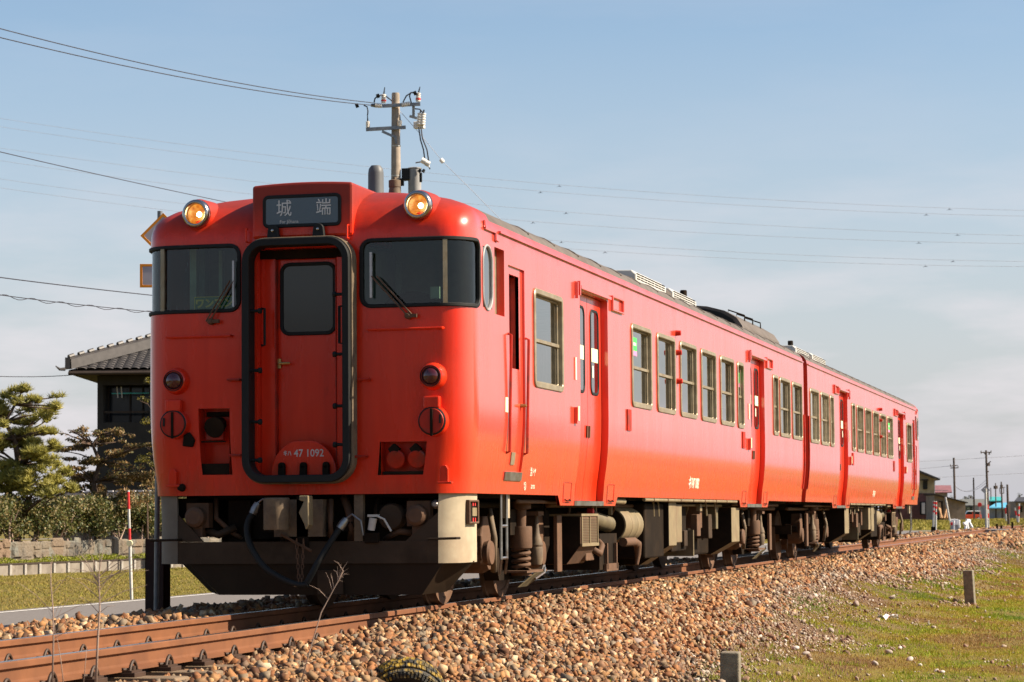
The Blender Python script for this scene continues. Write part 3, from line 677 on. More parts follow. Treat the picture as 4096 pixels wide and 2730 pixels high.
def build_front(car, side):
    SF_ = lambda s, z, off: surf(s, z, off)
    # ---- windscreens: rubber > pane, pillar
    for sg in (1, -1):
        a0, a1 = (.51, 1.685) if sg > 0 else (-1.685, -.54)
        f = ring(SF_, a0, a1, 2.535, 3.12, .10, .032, .016, -.02, step=.05).build('windscreen', 'rubber', car, smooth=40)
        na = 26
        patch(SF_, a0+.026, a1-.026, 2.56, 3.095, -.012, na=na, nb=1).build('windscreen_pane', 'glass', f, smooth=True)
        pm = slab(SF_, sg*1.25-.018, sg*1.25+.018, 2.56, 3.10, -.006, .014, nb=1).build('pillar', 'frame', f)
        # wiper
        wp = MB(); x0 = .62 if sg > 0 else -.595; px = .94 if sg > 0 else -.80
        wp.b2(x0-.009, x0+.009, -.045, -.03, 2.62, 3.0) if sg > 0 else wp.b2(x0-.009, x0+.009, -.045, -.03, 2.58, 2.97)
        w_ = wp.build('wiper', 'wiperm', car)
        mb = MB()
        for d in (0, .045 if sg > 0 else -.035): mb.tube([(px+d, -.055, 2.46), (x0+d+.005, -.04, 2.80)], .007, 5)
        mb.lathe((px, -.005, 2.46), (0, -1, 0), [(0, .028), (.045, .028), (.06, .018)], 10); mb.b2(px-.02, px+.08, -.06, -.03, 2.445, 2.475); mb.build('wiper_arm', 'brown', w_)
    cb = MB()
    cb.b2(-1.3, 1.3, .45, .55, 1.1, 2.56); cb.b2(-1.3, 1.3, .25, .55, 2.45, 2.53); cb.b2(-1.15, -1.08, .55, .65, 2.5, 3.15); cb.b2(.55, .60, .9, .95, 2.5, 3.0); cb.b2(-.46, -.41, .16, 1.2, 1.1, 3.1); cb.b2(.41, .46, .16, 1.2, 1.1, 3.1)
    c_ = cb.build('cab_desk', 'cabin', car)
    mb = MB(); mb.b2(-1.12, -1.06, .30, .36, 2.52, 3.12); mb.b2(-.93, -.90, .5, .56, 2.52, 3.12); mb.b2(-.70, -.66, .6, .64, 2.5, 2.78); mb.b2(-.66, -.58, .6, .64, 2.76, 2.80); mb.build('cab_partition', 'cabpale', c_)
    hd = MB(); hd.prism([(.58+.62*i/12, .26, 2.53+.16*sin(pi*i/12)**.8) for i in range(13)], (0, .18, 0)); hd.build('instrument_hood', 'dark', c_)
    mb = MB(); mb.b2(1.06, 1.14, .22, .24, 2.62, 2.72); mb.build('staff_card', 'cabpale', c_)
    # one-man service plate behind the left windscreen
    sp = MB().b2(-.98, -.62, .05, .062, 2.555, 2.68).build('service_plate', 'green', car)
    ring(FN, -.98, -.62, 2.555, 2.68, .004, .006, -.046, -.05).build('plate_border', 'yellow', sp)
    text_obj('plate_lettering', 'ワンマン', .088, M['yellow'], sp, frame_mt((-.80, .046, 2.617), (1, 0, 0), (0, 0, 1)), .98, bold=.0035)
    # ---- destination box
    bx = MB(); top = [(-.445+.89*i/10, 3.60+.018*(1-((i-5)/5)**2)) for i in range(11)]
    poly = [(.445, 3.15)] + [(x, z) for x, z in top[::-1]] + [(-.445, 3.15)]
    bx.prism([(x+.012, -.022, z) for x, z in poly], (0, 1.15, 0)); b_ = bx.build('destination_box', 'red', car, bev=.022)
    ring(FN, -.335, .36, 3.235, 3.512, .05, .03, .034, .010).build('blind_rubber', 'rubber', b_, smooth=40)
    patch(FN, -.315, .34, 3.255, 3.492, .0285, r=.04).build('blind', 'signglass', b_)
    for x, ch in ((-.145, '城'), (.205, '端')):
        text_obj('blind_character', ch, .150, M['text'], b_, frame_mt((x, -.0315, 3.388), (1, 0, 0), (0, 0, 1)), .95, ext=.0015)
    text_obj('blind_romaji', 'For Jōhana', .038, M['text'], b_, frame_mt((-.10, -.0315, 3.283), (1, 0, 0), (0, 0, 1)), 1.0, ext=.0015)
    for x in (-.475, .42):
        mb = MB(); mb.tube([(x, -.02, 3.235), (x, -.06, 3.235), (x, -.06, 3.125), (x, -.02, 3.125)], .010, 6); mb.build('lamp_hook', 'red', car)
    # ---- headlamps
    for x, z in ((-.945, 3.385), (1.02, 3.385)):
        hb = MB(); hb.lathe((x, .32, z), (0, -1, 0), [(0, .14), (.26, .134), (.30, .125), (.30, .10), (.16, .095)], 36); h = hb.build('headlamp', 'red', car, smooth=30)
        rm = MB(); rm.lathe((x, .02, z), (0, -1, 0), [(-.01, .120), (.01, .124), (.035, .121), (.055, .107), (.058, .095), (.045, .086), (.01, .084)], 40, cap=False); rm.build('chrome_rim', 'chrome', h, smooth=True)
        rf = MB(); rf.lathe((x, .075, z), (0, -1, 0), [(0, .012), (.004, .045), (.018, .07), (.042, .088)], 32, cap=False); rf.build('reflector', 'lamp', h, smooth=True)
        MB().lathe((x+.015, .035, z-.002), (0, -1, 0), [(-.020, .004), (-.014, .018), (0, .024), (.014, .018), (.020, .003)], 14).build('bulb', 'bulb', h, smooth=True)
        MB().lathe((x, .02, z), (0, -1, 0), [(0, .088), (.018, .07), (.026, .035), (.028, .002)], 32, cap=False).build('lens', glass_lens, h, smooth=True)
    # ---- gangway: bellows, hood ring, end door
    ring(FN, -.478, .482, 1.085, 3.135, .20, .05, .14, -.01, k=8, step=.25).build('gangway_bellows', 'bellows', car, smooth=30)
    for o in (.03, .065, .10, .13): ring(FN, -.486, .490, 1.078, 3.143, .205, .02, o+.009, o-.009, k=8, step=.3).build('bellows_fold', 'bellows', car)
    hr = ring(FN, -.470, .474, 1.090, 3.130, .19, .062, .185, .03, k=8, step=.25, o_base=.14).build('hood_ring', 'rubber', car, smooth=30)
    for x in (-.225, .175):
        lg = MB(); P = [(x+.045*cos(t), z_) for t, z_ in [(pi*i/10, 3.21+.045*sin(pi*i/10)) for i in range(11)]]
        lg.prism([(p, -.04, z) for p, z in P] + [(x-.055, -.04, 3.125), (x+.055, -.04, 3.125)], (0, -.05, 0)); l_ = lg.build('hood_lug', 'rubber', car, bev=.006)
        MB().lathe((x, -.09, 3.205), (0, -1, 0), [(0, .014), (.012, .012), (.016, .003)], 10).build('lug_bolt', 'chrome', l_)
    for z in (2.53, 2.03, 1.60, 1.28):
        for sg in (-1, 1):
            mb = MB(); mb.lathe((sg*.40, -.12, z+(.12 if sg > 0 else 0)), (-sg, 0, 0), [(-.02, .012), (.05, .014), (.06, .024), (.085, .024), (.09, .008)], 8); mb.build('hood_clamp', 'rubber', hr)
    dr = MB().b2(-.40, .40, .16, .19, 1.14, 3.06).build('end_door', 'red', car)
    for x in (-.335, .335): MB().b2(x-.065, x+.065, .10, .16, 1.14, 3.06).build('door_jamb', 'red', dr, bev=.008)
    MB().b2(-.40, .40, .08, .16, 2.985, 3.06).build('door_lintel', 'dark', dr)
    for x0, x1 in ((-.272, -.262), (.262, .272)): MB().b2(x0, x1, .095, .16, 1.2, 2.98).build('door_edge', 'red_dull', dr, bev=.003)
    fd = lambda x, z, off: Vector((x, .16-off, z))
    ring(fd, -.245, .255, 2.335, 2.955, .085, .03, .018, .002, k=6).build('door_rubber', 'rubber', dr, smooth=30)
    patch(fd, -.22, .23, 2.36, 2.93, .006, r=.06).build('door_pane', 'doorglass' if 'doorglass' in M else 'darkglass', dr)
    hb = MB(); hb.b2(-.27, -.235, .135, .16, 2.06, 2.14); hb.tube([(-.25, .13, 2.098), (-.235, .10, 2.098), (-.14, .10, 2.10)], [.011, .013, .009], 8); hb.build('door_handle', 'brass', dr, smooth=40)
    for x in (-.36, .37):
        mb = MB(); mb.tube([(x, .02, 2.56), (x+(.035 if x < 0 else -.035), -.015, 2.56), (x+(.035 if x < 0 else -.035), -.015, 2.25), (x, .02, 2.25)], .012, 6); mb.build('grab_iron', 'rubber', car)
    # number plate (half-round tread plate standing in the doorway)
    P = [(.285*cos(pi*i/24), 1.17+.27*min(1, sin(pi*i/24)*1.05)) for i in range(25)]
    npd = MB().prism([(x, .055, z) for x, z in P] + [(-.285, .055, 1.15), (.285, .055, 1.15)], (0, -.02, 0)).build('tread_plate', 'red', car, bev=.005)
    text_obj('front_number', '47 1092', .088, M['num'], npd, frame_mt((.048, .0335, 1.335), (1, 0, 0), (0, 0, 1)), .92, ext=.001, bold=.0005)
    text_obj('front_prefix', 'キハ', .050, M['num'], npd, frame_mt((-.142, .0335, 1.335), (1, 0, 0), (0, 0, 1)), .72, ext=.001, bold=.001)
    for x in (-.185, .005, .205):
        mb = MB(); mb.b2(x-.028, x+.028, -.01, .05, 1.15, 1.235); mb.lathe((x, -.01, 1.235), (0, 1, 0), [(0, .028), (.06, .028)], 10); mb.build('plate_hook', 'dark', npd, bev=.006)
    MB().b2(-.40, .40, -.06, .1, 1.125, 1.155).build('threshold', 'dark', car)
    # ---- small things on the front sheet
    for x0, x1, z in ((-1.20, -.62, 2.335), (.585, 1.235, 2.355)):
        mb = MB(); mb.tube([(x0, 0, z), (x0, -.045, z), (x1, -.045, z), (x1, 0, z)], .010, 6); mb.build('front_handrail', 'red', car, smooth=40)
    for x, z in ((-1.118, 1.962), (1.142, 1.955)):
        t = MB(); t.lathe((x, .01, z), (0, -1, 0), [(0, .118), (.03, .112), (.075, .098), (.085, .085)], 32); t_ = t.build('tail_lamp', 'red', car, smooth=30)
        MB().lathe((x, -.075, z), (0, -1, 0), [(-.01, .075), (.012, .07), (.03, .048), (.038, .02), (.040, .001)], 28).build('tail_lens', 'taillens', t_, smooth=True)
        ring(lambda a, b, off: Vector((x+b*cos(a), -.075-off, z+b*sin(a))), 0, 2*pi, .07, .088, .001, .004, .014, 0, k=1, step=.2).build('lens_rubber', 'rubber', t_)
    for x, z, sg in ((-1.128, 1.598, -1), (1.148, 1.585, 1)):
        t = MB(); t.lathe((x, .005, z), (0, -1, 0), [(0, .128), (.065, .122), (.07, .112)], 32); t_ = t.build('jumper_socket', 'red', car, smooth=30)
        MB().lathe((x, -.062, z), (0, -1, 0), [(0, .118), (.004, .118), (.010, .109)], 32).build('socket_gasket', 'rubber', t_)
        MB().lathe((x, -.072, z), (0, -1, 0), [(0, .105), (.006, .10), (.008, .02)], 32).build('socket_cap', 'red_dull', t_)
        MB().b2(x-.075, x+.065, -.07, 0, z+.105, z+.205).build('socket_hinge', 'red', t_, bev=.012)
        MB().b2(x-.010, x+.012, -.092, -.078, z-.125, z+.10).build('socket_latch', 'dark', t_, bev=.003)
        MB().b2(x+sg*.075-.008, x+sg*.075+.008, -.086, -.078, z-.02, z+.05).build('socket_tag', 'rubber', t_)
    # recess with coupler jumper, left
    rc = MB(); rc.lathe((-.785, .15, 1.60), (0, -1, -.25), [(0, .06), (.12, .085), (.15, .09)], 20); rc.b2(-.90, -.67, .12, .16, 1.66, 1.70); r_ = rc.build('jumper_plug', 'dark', car, bev=.004)
    mb = MB(); mb.b2(-.875, -.715, .04, .09, 1.455, 1.54); mb.build('plug_cap', 'red_dull', r_, bev=.01); MB().b2(-.92, -.65, .02, .15, 1.168, 1.26).build('recess_tray', 'dark', r_)
    MB().b2(-.91, -.70, .03, .06, 1.44, 1.452).build('plug_shelf', 'dark', r_)
    for x in (.80, .985):
        mb = MB(); mb.lathe((x, .12, 1.30), (.1, -1, -.25), [(0, .05), (.06, .075), (.11, .08), (.12, .07)], 22); j = mb.build('jumper_receptacle', 'red_dull', car, smooth=30)
        MB().prism([(x-.05, .05, 1.36), (x, .05, 1.405), (x+.05, .05, 1.36), (x+.03, .05, 1.33), (x-.03, .05, 1.33)], (0, -.06, 0)).build('receptacle_lever', 'dark', j)
    MB().b2(.70, 1.09, .02, .115, 1.147, 1.175).build('recess_sill', 'dark', car)
    for x, z, dx in ((-.585, 1.96, .10), (.56, 1.94, .075), (-.57, 1.325, .09), (.50, 1.30, .14)):
        mb = MB(); mb.tube([(x-dx/2, 0, z), (x-dx/2, -.07, z), (x+dx/2, -.07, z), (x+dx/2, 0, z)], .012, 6); mb.build('step_iron', 'red_dull', car)
    for x in (-1.15, 1.235):
        mb = MB(); mb.prism([(x-.032, -.035, 1.075), (x+.04, -.035, 1.075), (x+.04, -.035, 1.19), (x+.02, -.035, 1.22), (x-.012, -.035, 1.22), (x-.032, -.035, 1.19)], (0, .04, 0)); mb.b2(x-.05, x+.075, -.05, 0, 1.066, 1.085); mb.build('lamp_iron', 'red', car, bev=.005)
    mb = MB(); mb.prism([(-1.06, -.03, 1.41), (-.97, -.03, 1.40), (-.95, -.03, 1.46), (-1.0, -.03, 1.53), (-1.05, -.03, 1.50)], (0, .04, 0)); mb.build('hose_cover', 'dark', car, bev=.01)
    mb = MB(); mb.lathe((-1.07, 0, 1.06), (0, -1, 0), [(0, .035), (.04, .03), (.05, .015)], 10); mb.build('cover_bolt', 'dark', car)
    # ---- skirt frame under the front
    F = lambda x, z, off: surf(x, max(z, .86), off-.03)+Vector((0, 0, min(0, z-.86)))
    sk_ = slab(F, -1.20, 1.25, .415, .60, -.02, 0, na=24, nb=1).build('skirt_beam', 'skirtmid', car)
    for sg in (-1, 1):
        a0, a1 = (1.25, 1.92) if sg > 0 else (-1.66, -1.20)
        slab(F, a0, a1, .415, .995, -.02, .002, na=18, nb=3).build('skirt_pillar', 'skirt' if sg > 0 else 'skirt_shade', sk_, smooth=35)
        MB().prism([F(sg*(1.245 if sg > 0 else 1.195), .601, 0), F(sg*.95, .601, 0), F(sg*(1.245 if sg > 0 else 1.195), .83, 0)], (0, .02, 0)).build('skirt_gusset', 'skirtmid', sk_)
    ib = MB(); ib.b2(-.95, 1.05, .05, .07, .43, .585); ib.build('skirt_beam_plate', 'skirtdk', sk_)
    MB().b2(.44, .52, .03, .10, .585, .99).build('skirt_post', 'bellows', sk_, bev=.008)
    for sg in (-1, 1):
        mb = MB(); z = .615; xx = 1.22*sg; mb.tube([(xx-.10, .0, z), (xx-.10, -.09, z), (xx+.13, -.075, z+.005), (xx+.13, .03, z+.005)], .012, 6); mb.build('foot_step', 'skirtdk', sk_)
    # plough with swept-back wing
    pw = MB(); pw.prism([(-1.02, .05, .415), (1.20, .05, .415), (1.02, .06, .155), (-.76, .06, .155)], (0, .02, 0))
    pw.add([(1.20, .052, .415), (1.36, .48, .425), (1.13, .42, .17), (1.02, .058, .155)], [(0, 1, 2, 3)]); pw.add([(-1.02, .052, .415), (-1.25, .42, .425), (-.98, .42, .17), (-.76, .058, .155)], [(0, 1, 2, 3)])
    pw.build('snow_plough', 'skirtdk', car)
    MB().b2(.12, .34, .03, .05, .16, .36).build('plough_patch', 'skirtmid', car)
    # side data plate on the skirt corner
    bp = ring(lambda a, b, off: surf(sy(a), 1.0, off-.03)+Vector((0, 0, b-1.0)), .24, .53, .735, .935, .005, .018, .035, 0).build('data_frame', 'brown', car)
    MB().b2(1.362, 1.372, .37, .51, .80, .87).build('data_card', 'beige', bp)
    for z in (.765, .905):
        for y in (.40, .47): MB().b2(1.362, 1.37, y-.012, y+.012, z-.02, z+.02).build('data_slot', 'redband', bp)
    MB().b2(1.33, 1.365, .25, .52, .745, .925).build('data_back', 'dark', bp)
    # ---- coupler, hoses, cocks, chains
    cp = MB(); cp.lathe((-.155, -.20, .70), (0, 0, 1), [(0, .105), (.01, .11), (.255, .11), (.265, .10)], 24); cp.b2(-.25, .18, .0, .5, .64, .95); c_ = cp.build('coupler', 'bellows', car, smooth=30)
    kn = MB(); kn.prism([(.06, -.26, .98), (.14, -.26, .98), (.145, -.26, .74), (.115, -.26, .70), (.105, -.26, .74), (.055, -.26, .84), (.10, -.26, .93), (.06, -.26, .94)], (0, .12, 0)); kn.build('coupler_jaw', 'beige', c_, bev=.008)
    MB().b2(-.05, .05, .0, .4, .55, .98).build('coupler_yoke', 'dark', c_)
    MB().b2(-.4, .42, .10, .16, .68, .76).build('draw_beam', 'dark', c_)
    mb = MB(); mb.tube([(-.18, -.02, .66), (.10, -.06, .52)], .012, 6); mb.build('release_lever', 'brown', c_)
    for nm, pts in (('air_hose', [(-.42, -.02, .86), (-.47, -.05, .74), (-.43, -.09, .58), (-.30, -.12, .40), (-.12, -.14, .29), (.02, -.15, .245), (.10, -.15, .25)]), ('air_hose', [(.36, -.05, .73), (.28, -.09, .60), (.20, -.13, .46), (.13, -.15, .33), (.09, -.15, .26)])):
        h = MB(); P2 = [Vector(p) for p in pts]; Q = []
        for i in range(len(P2)-1):
            p0, p1, p2, p3 = P2[max(i-1, 0)], P2[i], P2[i+1], P2[min(i+2, len(P2)-1)]
            for k in range(6):
                t = k/6; Q.append(.5*((2*p1)+(p2-p0)*t+(2*p0-5*p1+4*p2-p3)*t*t+(3*p1-p0-3*p2+p3)*t**3))
        Q.append(P2[-1]); h.tube(Q, .027, 10); ho = h.build(nm, 'rubber', car, smooth=True)
        a, b = Vector(pts[0]), Vector(pts[1]); d = (a-b).normalized()
        MB().tube([a-d*.03, a+d*.02, a+d*.07], [.034, .036, .028], 12).build('hose_ferrule', 'steel', ho, smooth=40)
        MB().tube([a+d*.07, a+d*.07+Vector((.05, 0, .035)), a+d*.07+Vector((.13, -.01, -.02)), a+d*.07+Vector((.15, -.01, -.14))], .009, 6).build('cock_handle', 'steel', ho)
    for x, z in ((.62, .76),):
        mb = MB(); mb.tube([(x-.02, .0, z-.07), (x, .0, z+.03)], [.03, .034], 12); mb.b2(x-.045, x+.045, -.02, .03, z+.04, z+.06); k = mb.build('end_cock', 'white', car, smooth=40)
        MB().tube([(x+.03, -.01, z+.05), (x+.10, -.02, z+.02), (x+.16, -.02, z-.08)], .009, 6).build('cock_handle', 'white', k)
    for k, pts in enumerate(([(-.86, .25, .97), (-.84, .2, .80), (-.70, .2, .68), (-.60, .3, .60)], [(-.30, .2, .95), (-.33, .12, .80), (-.20, .1, .70), (-.22, .15, .60)], [(.30, .2, .97), (.36, .15, .85), (.40, .12, .70), (.36, .2, .60)], [(.56, .3, .95), (.58, .2, .82), (.70, .18, .74), (.84, .2, .80), (.86, .3, .95)], [(.66, .22, .62), (.80, .15, .68), (.95, .2, .66)], [(-.95, .2, .70), (-.80, .15, .66), (-.66, .2, .72)], [(.22, .1, .62), (.23, .05, .75), (.22, .1, .95)])):
        MB().tube([Vector(p) for p in pts], .022+.006*(k % 3), 8).build('brake_pipe', 'skirtmid' if k % 2 else 'brown', car, smooth=True)
    mb = MB(); mb.lathe((.74, .22, .80), (0, -1, 0), [(0, .11), (.10, .115), (.13, .10), (.135, .02)], 20); mb.build('governor_drum', 'skirtmid', car, smooth=30)
    MB().b2(.54, .66, .0, .06, .585, .67).build('cable_box', 'dark', car, bev=.006)
    for x in (-.97, .98):
        mb = MB(); mb.lathe((x, .12, .81), (0, -1, 0), [(0, .085), (.10, .085), (.12, .06)], 18); mb.b2(x-.10, x+.10, .1, .2, .72, .93); mb.b2(x-.05, x+.05, .08, .18, .64, .74); mb.build('jumper_coupling', 'brown', car, smooth=30)
    mb = MB(); mb.lathe((1.14, .10, .90), (0, -1, 0), [(0, .04), (.05, .036), (.07, .02)], 12); mb.build('test_cock', 'steel', car, smooth=30)
    for x0, x1 in ((-.03, .02), (.03, .045)):
        ch = MB()
        for k in range(9):
            t = k/8; z = .60-.33*t; x = x0+(x1-x0)*t; yy = -.06-.09*t
            pts = [(x+(.011*cos(a) if k % 2 else 0), yy+(0 if k % 2 else .011*cos(a)), z+.026*sin(a)) for a in np.linspace(0, 2*pi, 9)[:-1]]
            ch.tube(pts, .0045, 4, closed=True)
        ch.build('chain', 'brown', c_)
    MB().b2(-.02, .10, -.17, -.13, .225, .265).build('hose_coupling', 'bellows', c_, bev=.01)
    fb = MB(); fb.b2(-1.0, 1.1, .75, .80, .30, .97); fb.b2(-1.22, 1.22, .70, .74, .64, .97); fb.b2(-1.22, -1.0, .16, .7, .80, .97); fb.b2(-.6, .6, .3, .8, .62, .95); fb.b2(.60, .75, .2, .7, .5, .9); fb.b2(-.75, -.55, .25, .7, .45, .95); fb.build('front_underframe', 'dark', car)
    # ---- roof aerial and horn
    MB().lathe((.02, 2.05, 3.60), (0, 0, 1), [(0, .075), (.36, .072), (.40, .066), (.43, .045), (.435, .002)], 28).build('radio_aerial', 'aerial', car, smooth=40)
    mb = MB(); mb.lathe((.33, 1.62, 3.56), (0, 0, 1), [(0, .09), (.10, .085), (.115, .062), (.20, .05), (.205, .055), (.265, .055), (.27, .045), (.275, .015), (.295, .014)], 20); mb.build('roof_horn', 'bellows', car, smooth=30)

# lens glass of the lit headlamps: clear, so that the lit bowl shows
glass_lens = glass_mat('lamp lens', (.92, .88, .78), 1.35)
_b = NB('end door glass'); _co = _b.coord(); _b.set(Roughness=.12); _b.p.inputs['Base Color'].default_value = (.030, .032, .028, 1); M['doorglass'] = _b.m
# lit reflector bowl: bright filament glow falls off unevenly over the facets of the bowl
_b = NB('lamp bowl'); _f = _b.noise(_b.coord(), 22, 3); _c = _b.ramp(_f, [(.30, (.40, .085, .003)), (.50, (.85, .24, .015)), (.68, (1.0, .50, .09))])
_b.l(_c, _b.p.inputs['Emission Color']); _b.p.inputs['Emission Strength'].default_value = .42; _b.set(Base_Color=(.03, .015, .006, 1), Roughness=.3); M['lamp'] = _b.m

car1 = build_car('railcar', 'leading vermilion diesel railcar with lit round headlamps and destination blind', (0, 0, 0), 0, 1, True)
car2 = build_car('railcar', 'trailing vermilion diesel railcar coupled behind the one with the lit headlamps', (0, 2*CL+.5, 0), pi, -1, False)

# ================================================================ THE GROUND
def _hash(ix, iy):
    h = (ix.astype(np.int64)*374761393 + iy.astype(np.int64)*668265263) & 0x7fffffff
    h = ((h ^ (h >> 13))*1274126177) & 0x7fffffff
    return ((h ^ (h >> 16)) & 0xffff)/65535.0
def vnoise(x, y):
    x = np.asarray(x, float); y = np.asarray(y, float); ix, iy = np.floor(x), np.floor(y); fx, fy = x-ix, y-iy
    fx, fy = fx*fx*(3-2*fx), fy*fy*(3-2*fy)
    a, b, c, d = _hash(ix, iy), _hash(ix+1, iy), _hash(ix, iy+1), _hash(ix+1, iy+1)
    return (a*(1-fx)+b*fx)*(1-fy)+(c*(1-fx)+d*fx)*fy
def fbm(x, y, o=4):
    return sum(vnoise(x*2**i+17*i, y*2**i)*.5**(i+1) for i in range(o))/(1-.5**o)
def sm(x, a, b): t = np.clip((x-a)/(b-a), 0, 1); return t*t*(3-2*t)
def gz(x, y):
    """height of the ground below the stones"""
    x = np.asarray(x, float); y = np.asarray(y, float)
    sh_r = -.235 + .145*sm(y, -4.6, 2.2)                              # ballast shoulder beside the near rail
    right = np.interp(x, [.6, 1.45, 1.75, 3.1, 3.9, 5.0, 12, 60], [0, .03, 0, -.50, -.66, -.72, -.73, -.72])+sh_r*(1-sm(x, 1.5, 3.6))
    left = np.interp(-x, [.58, .8, 1.25, 1.55, 2.7, 3.4, 60], [-.12, -.055, -.035, -.05, -.46, -.50, -.50])
    z = np.where(x >= .55, right, np.where(x <= -.55, left, -.195))
    far = sm(y, 75, 115)                                               # the level crossing lies almost at rail height
    z = z*(1-far) + np.where(np.abs(x) < 1.6, np.minimum(z, -.10), np.where(x > 0, np.maximum(z, -.45), -.22))*far
    z = z-.10*np.exp(-((x-2.06)/.30)**2-((y+4.25)/.55)**2)          # hollow in front of the old tyre
    return z + (fbm(x*1.7, y*1.7)-.5)*.05*(np.abs(x) > .6)
def edge(x, y):
    """positive where the turf has taken over from the stones"""
    return np.asarray(x)-(2.72+2.3*(fbm(np.asarray(x)*.45+3, np.asarray(y)*.15+2, 4)-.5)+.25*sm(-np.asarray(y), -6, 2))
xs = np.unique(np.concatenate([np.linspace(-4, 6, 101), np.linspace(-14, -4, 21), np.linspace(6, 14, 17), [-4000, -1500, -600, -300, -150, -80, -50, -35, -25, -19, 20, 30, 50, 90, 180, 400, 900, 1800, 4000]]))
ys = np.unique(np.concatenate([np.linspace(-12, 30, 169), np.linspace(30, 80, 81), np.linspace(80, 160, 41), [-600, -200, -80, -40, -25, -18, 200, 260, 330, 420, 600, 900, 1500, 2500, 4500]]))
GX, GY = np.meshgrid(xs, ys, indexing='ij'); GZ = gz(GX, GY)
nx_, ny_ = GX.shape; ii = np.arange(nx_*ny_).reshape(nx_, ny_)
me = np_mesh('ground', np.stack([GX, GY, GZ], -1).reshape(-1, 3), np.stack([ii[:-1, :-1], ii[1:, :-1], ii[1:, 1:], ii[:-1, 1:]], -1).reshape(-1, 4))
b = NB('ground soil'); g = b.n('ShaderNodeNewGeometry'); sx_ = b.n('ShaderNodeSeparateXYZ'); b.l(g.outputs['Position'], sx_.inputs[0])
co = b.coord()
soil = b.ramp(b.noise(co, 30, 6, .7), [(.30, (.055, .035, .022)), (.55, (.12, .075, .045)), (.72, (.19, .135, .09))])
turf = b.ramp(b.noise(co, 9, 6, .65), [(.30, (.09, .062, .022)), (.50, (.15, .115, .024)), (.68, (.12, .125, .014))])
dry = b.ramp(b.noise(co, 14, 6, .7), [(.3, (.08, .052, .03)), (.7, (.16, .11, .068))])
nzx = b.noise(co, 1.1, 4); add = b.n('ShaderNodeMath', operation='MULTIPLY_ADD'); b.l(nzx, add.inputs[0]); add.inputs[1].default_value = 2.0
b.l(sx_.outputs[0], add.inputs[2])
mr = b.n('ShaderNodeMapRange'); b.l(add.outputs[0], mr.inputs[0]); mr.inputs[1].default_value = 3.4; mr.inputs[2].default_value = 4.2
c = b.mix(mr.outputs[0], soil, dry)
mr2 = b.n('ShaderNodeMapRange'); b.l(add.outputs[0], mr2.inputs[0]); mr2.inputs[1].default_value = 4.0; mr2.inputs[2].default_value = 5.2
c = b.mix(mr2.outputs[0], c, turf)
mr3 = b.n('ShaderNodeMapRange'); b.l(sx_.outputs[0], mr3.inputs[0]); mr3.inputs[1].default_value = -3.0; mr3.inputs[2].default_value = -3.6
c = b.mix(mr3.outputs[0], c, turf)
b.l(c, b.p.inputs['Base Color']); b.set(Roughness=.95); b.p.inputs['Specular IOR Level'].default_value = .2
b.bump(b.noise(co, 40, 4), .5, .03)
tag(finish('ground', me, b.m, smooth=True), kind='structure')

# lane beyond the line, with its white edge line; crossing road far off
def strip(x0, x1, y0, y1, dz, step=2.0, fx=None):
    n = max(2, int((y1-y0)/step)); V, F = [], []
    for i in range(n+1):
        y = y0+(y1-y0)*i/n
        for x in (x0, x1): V.append((x, y, float(np.max(gz(np.array([x0, (x0+x1)/2, x1]), np.full(3, y))))*0-.50*(1-float(sm(np.array(y), 75, 115)))-.22*float(sm(np.array(y), 75, 115))+.03+dz))
    for i in range(n): F.append((2*i, 2*i+1, 2*i+3, 2*i+2))
    return MB().add(V, F)
tag(strip(-8.55, -4.6, -30, 112, .02).build('road', 'asphalt'), kind='structure')
tag(strip(-8.32, -8.20, -30, 100, .025).build('road_edge_line', 'roadline'), kind='structure')
cr = MB().add([(-60, 97, -.195), (-2.0, 97, -.06), (-2.0, 103, -.06), (-60, 103, -.195)], [(0, 1, 2, 3)])
cr.add([(2.0, 97, -.06), (60, 97, -.40), (60, 103, -.40), (2.0, 103, -.06)], [(0, 1, 2, 3)])
cr.b2(-.46, .46, 97, 103, -.12, -.01)
tag(cr.build('crossing_road', 'asphalt'), kind='structure')

# ---- rails, sleepers with their spring clips
RP = [(-.064, -.153), (.064, -.153), (.064, -.142), (.012, -.125), (.009, -.110), (.009, -.052), (.033, -.038), (.0325, -.006), (.026, 0), (-.026, 0), (-.0325, -.006), (-.033, -.038), (-.009, -.052), (-.009, -.110), (-.012, -.125), (-.064, -.142)]
for sx, lb in ((1, 'rusty running rail nearest the camera with clips along its foot'), (-1, 'rusty running rail on the far side of the track, partly under the railcars')):
    t = thing('rail', lb, 'rail', (sx*.566, 0, 0), group='running rails of the track')
    mb = MB(); mb.prism([(x, -40, z) for x, z in RP], (0, 420, 0)); mb.build('rail_body', 'rail', t)
    MB().b2(-.024, .024, -40, 380, .0002, .0012).build('running_surface', 'railtop', t)
    for yj in ((0.05,) if sx > 0 else (6.2,)):
        MB().prism([(x*1.02, yj-.003, z*1.02+.0008) for x, z in RP], (0, .006, 0)).build('rail_joint', 'dark', t)
sl = thing('sleeper', 'concrete sleeper of the track with two pairs of rusty spring clips', 'sleeper', (0, -7.6, 0), group='sleepers under the track')
mb = MB(); mb.prism([(-1.0, -.12, -.185), (-.40, -.12, -.185), (-.3, -.10, -.20), (.3, -.10, -.20), (.40, -.12, -.185), (1.0, -.12, -.185), (1.0, -.12, -.33), (-1.0, -.12, -.33)], (0, .24, 0)); mb.build('sleeper_block', 'sleeper', sl, bev=.015)
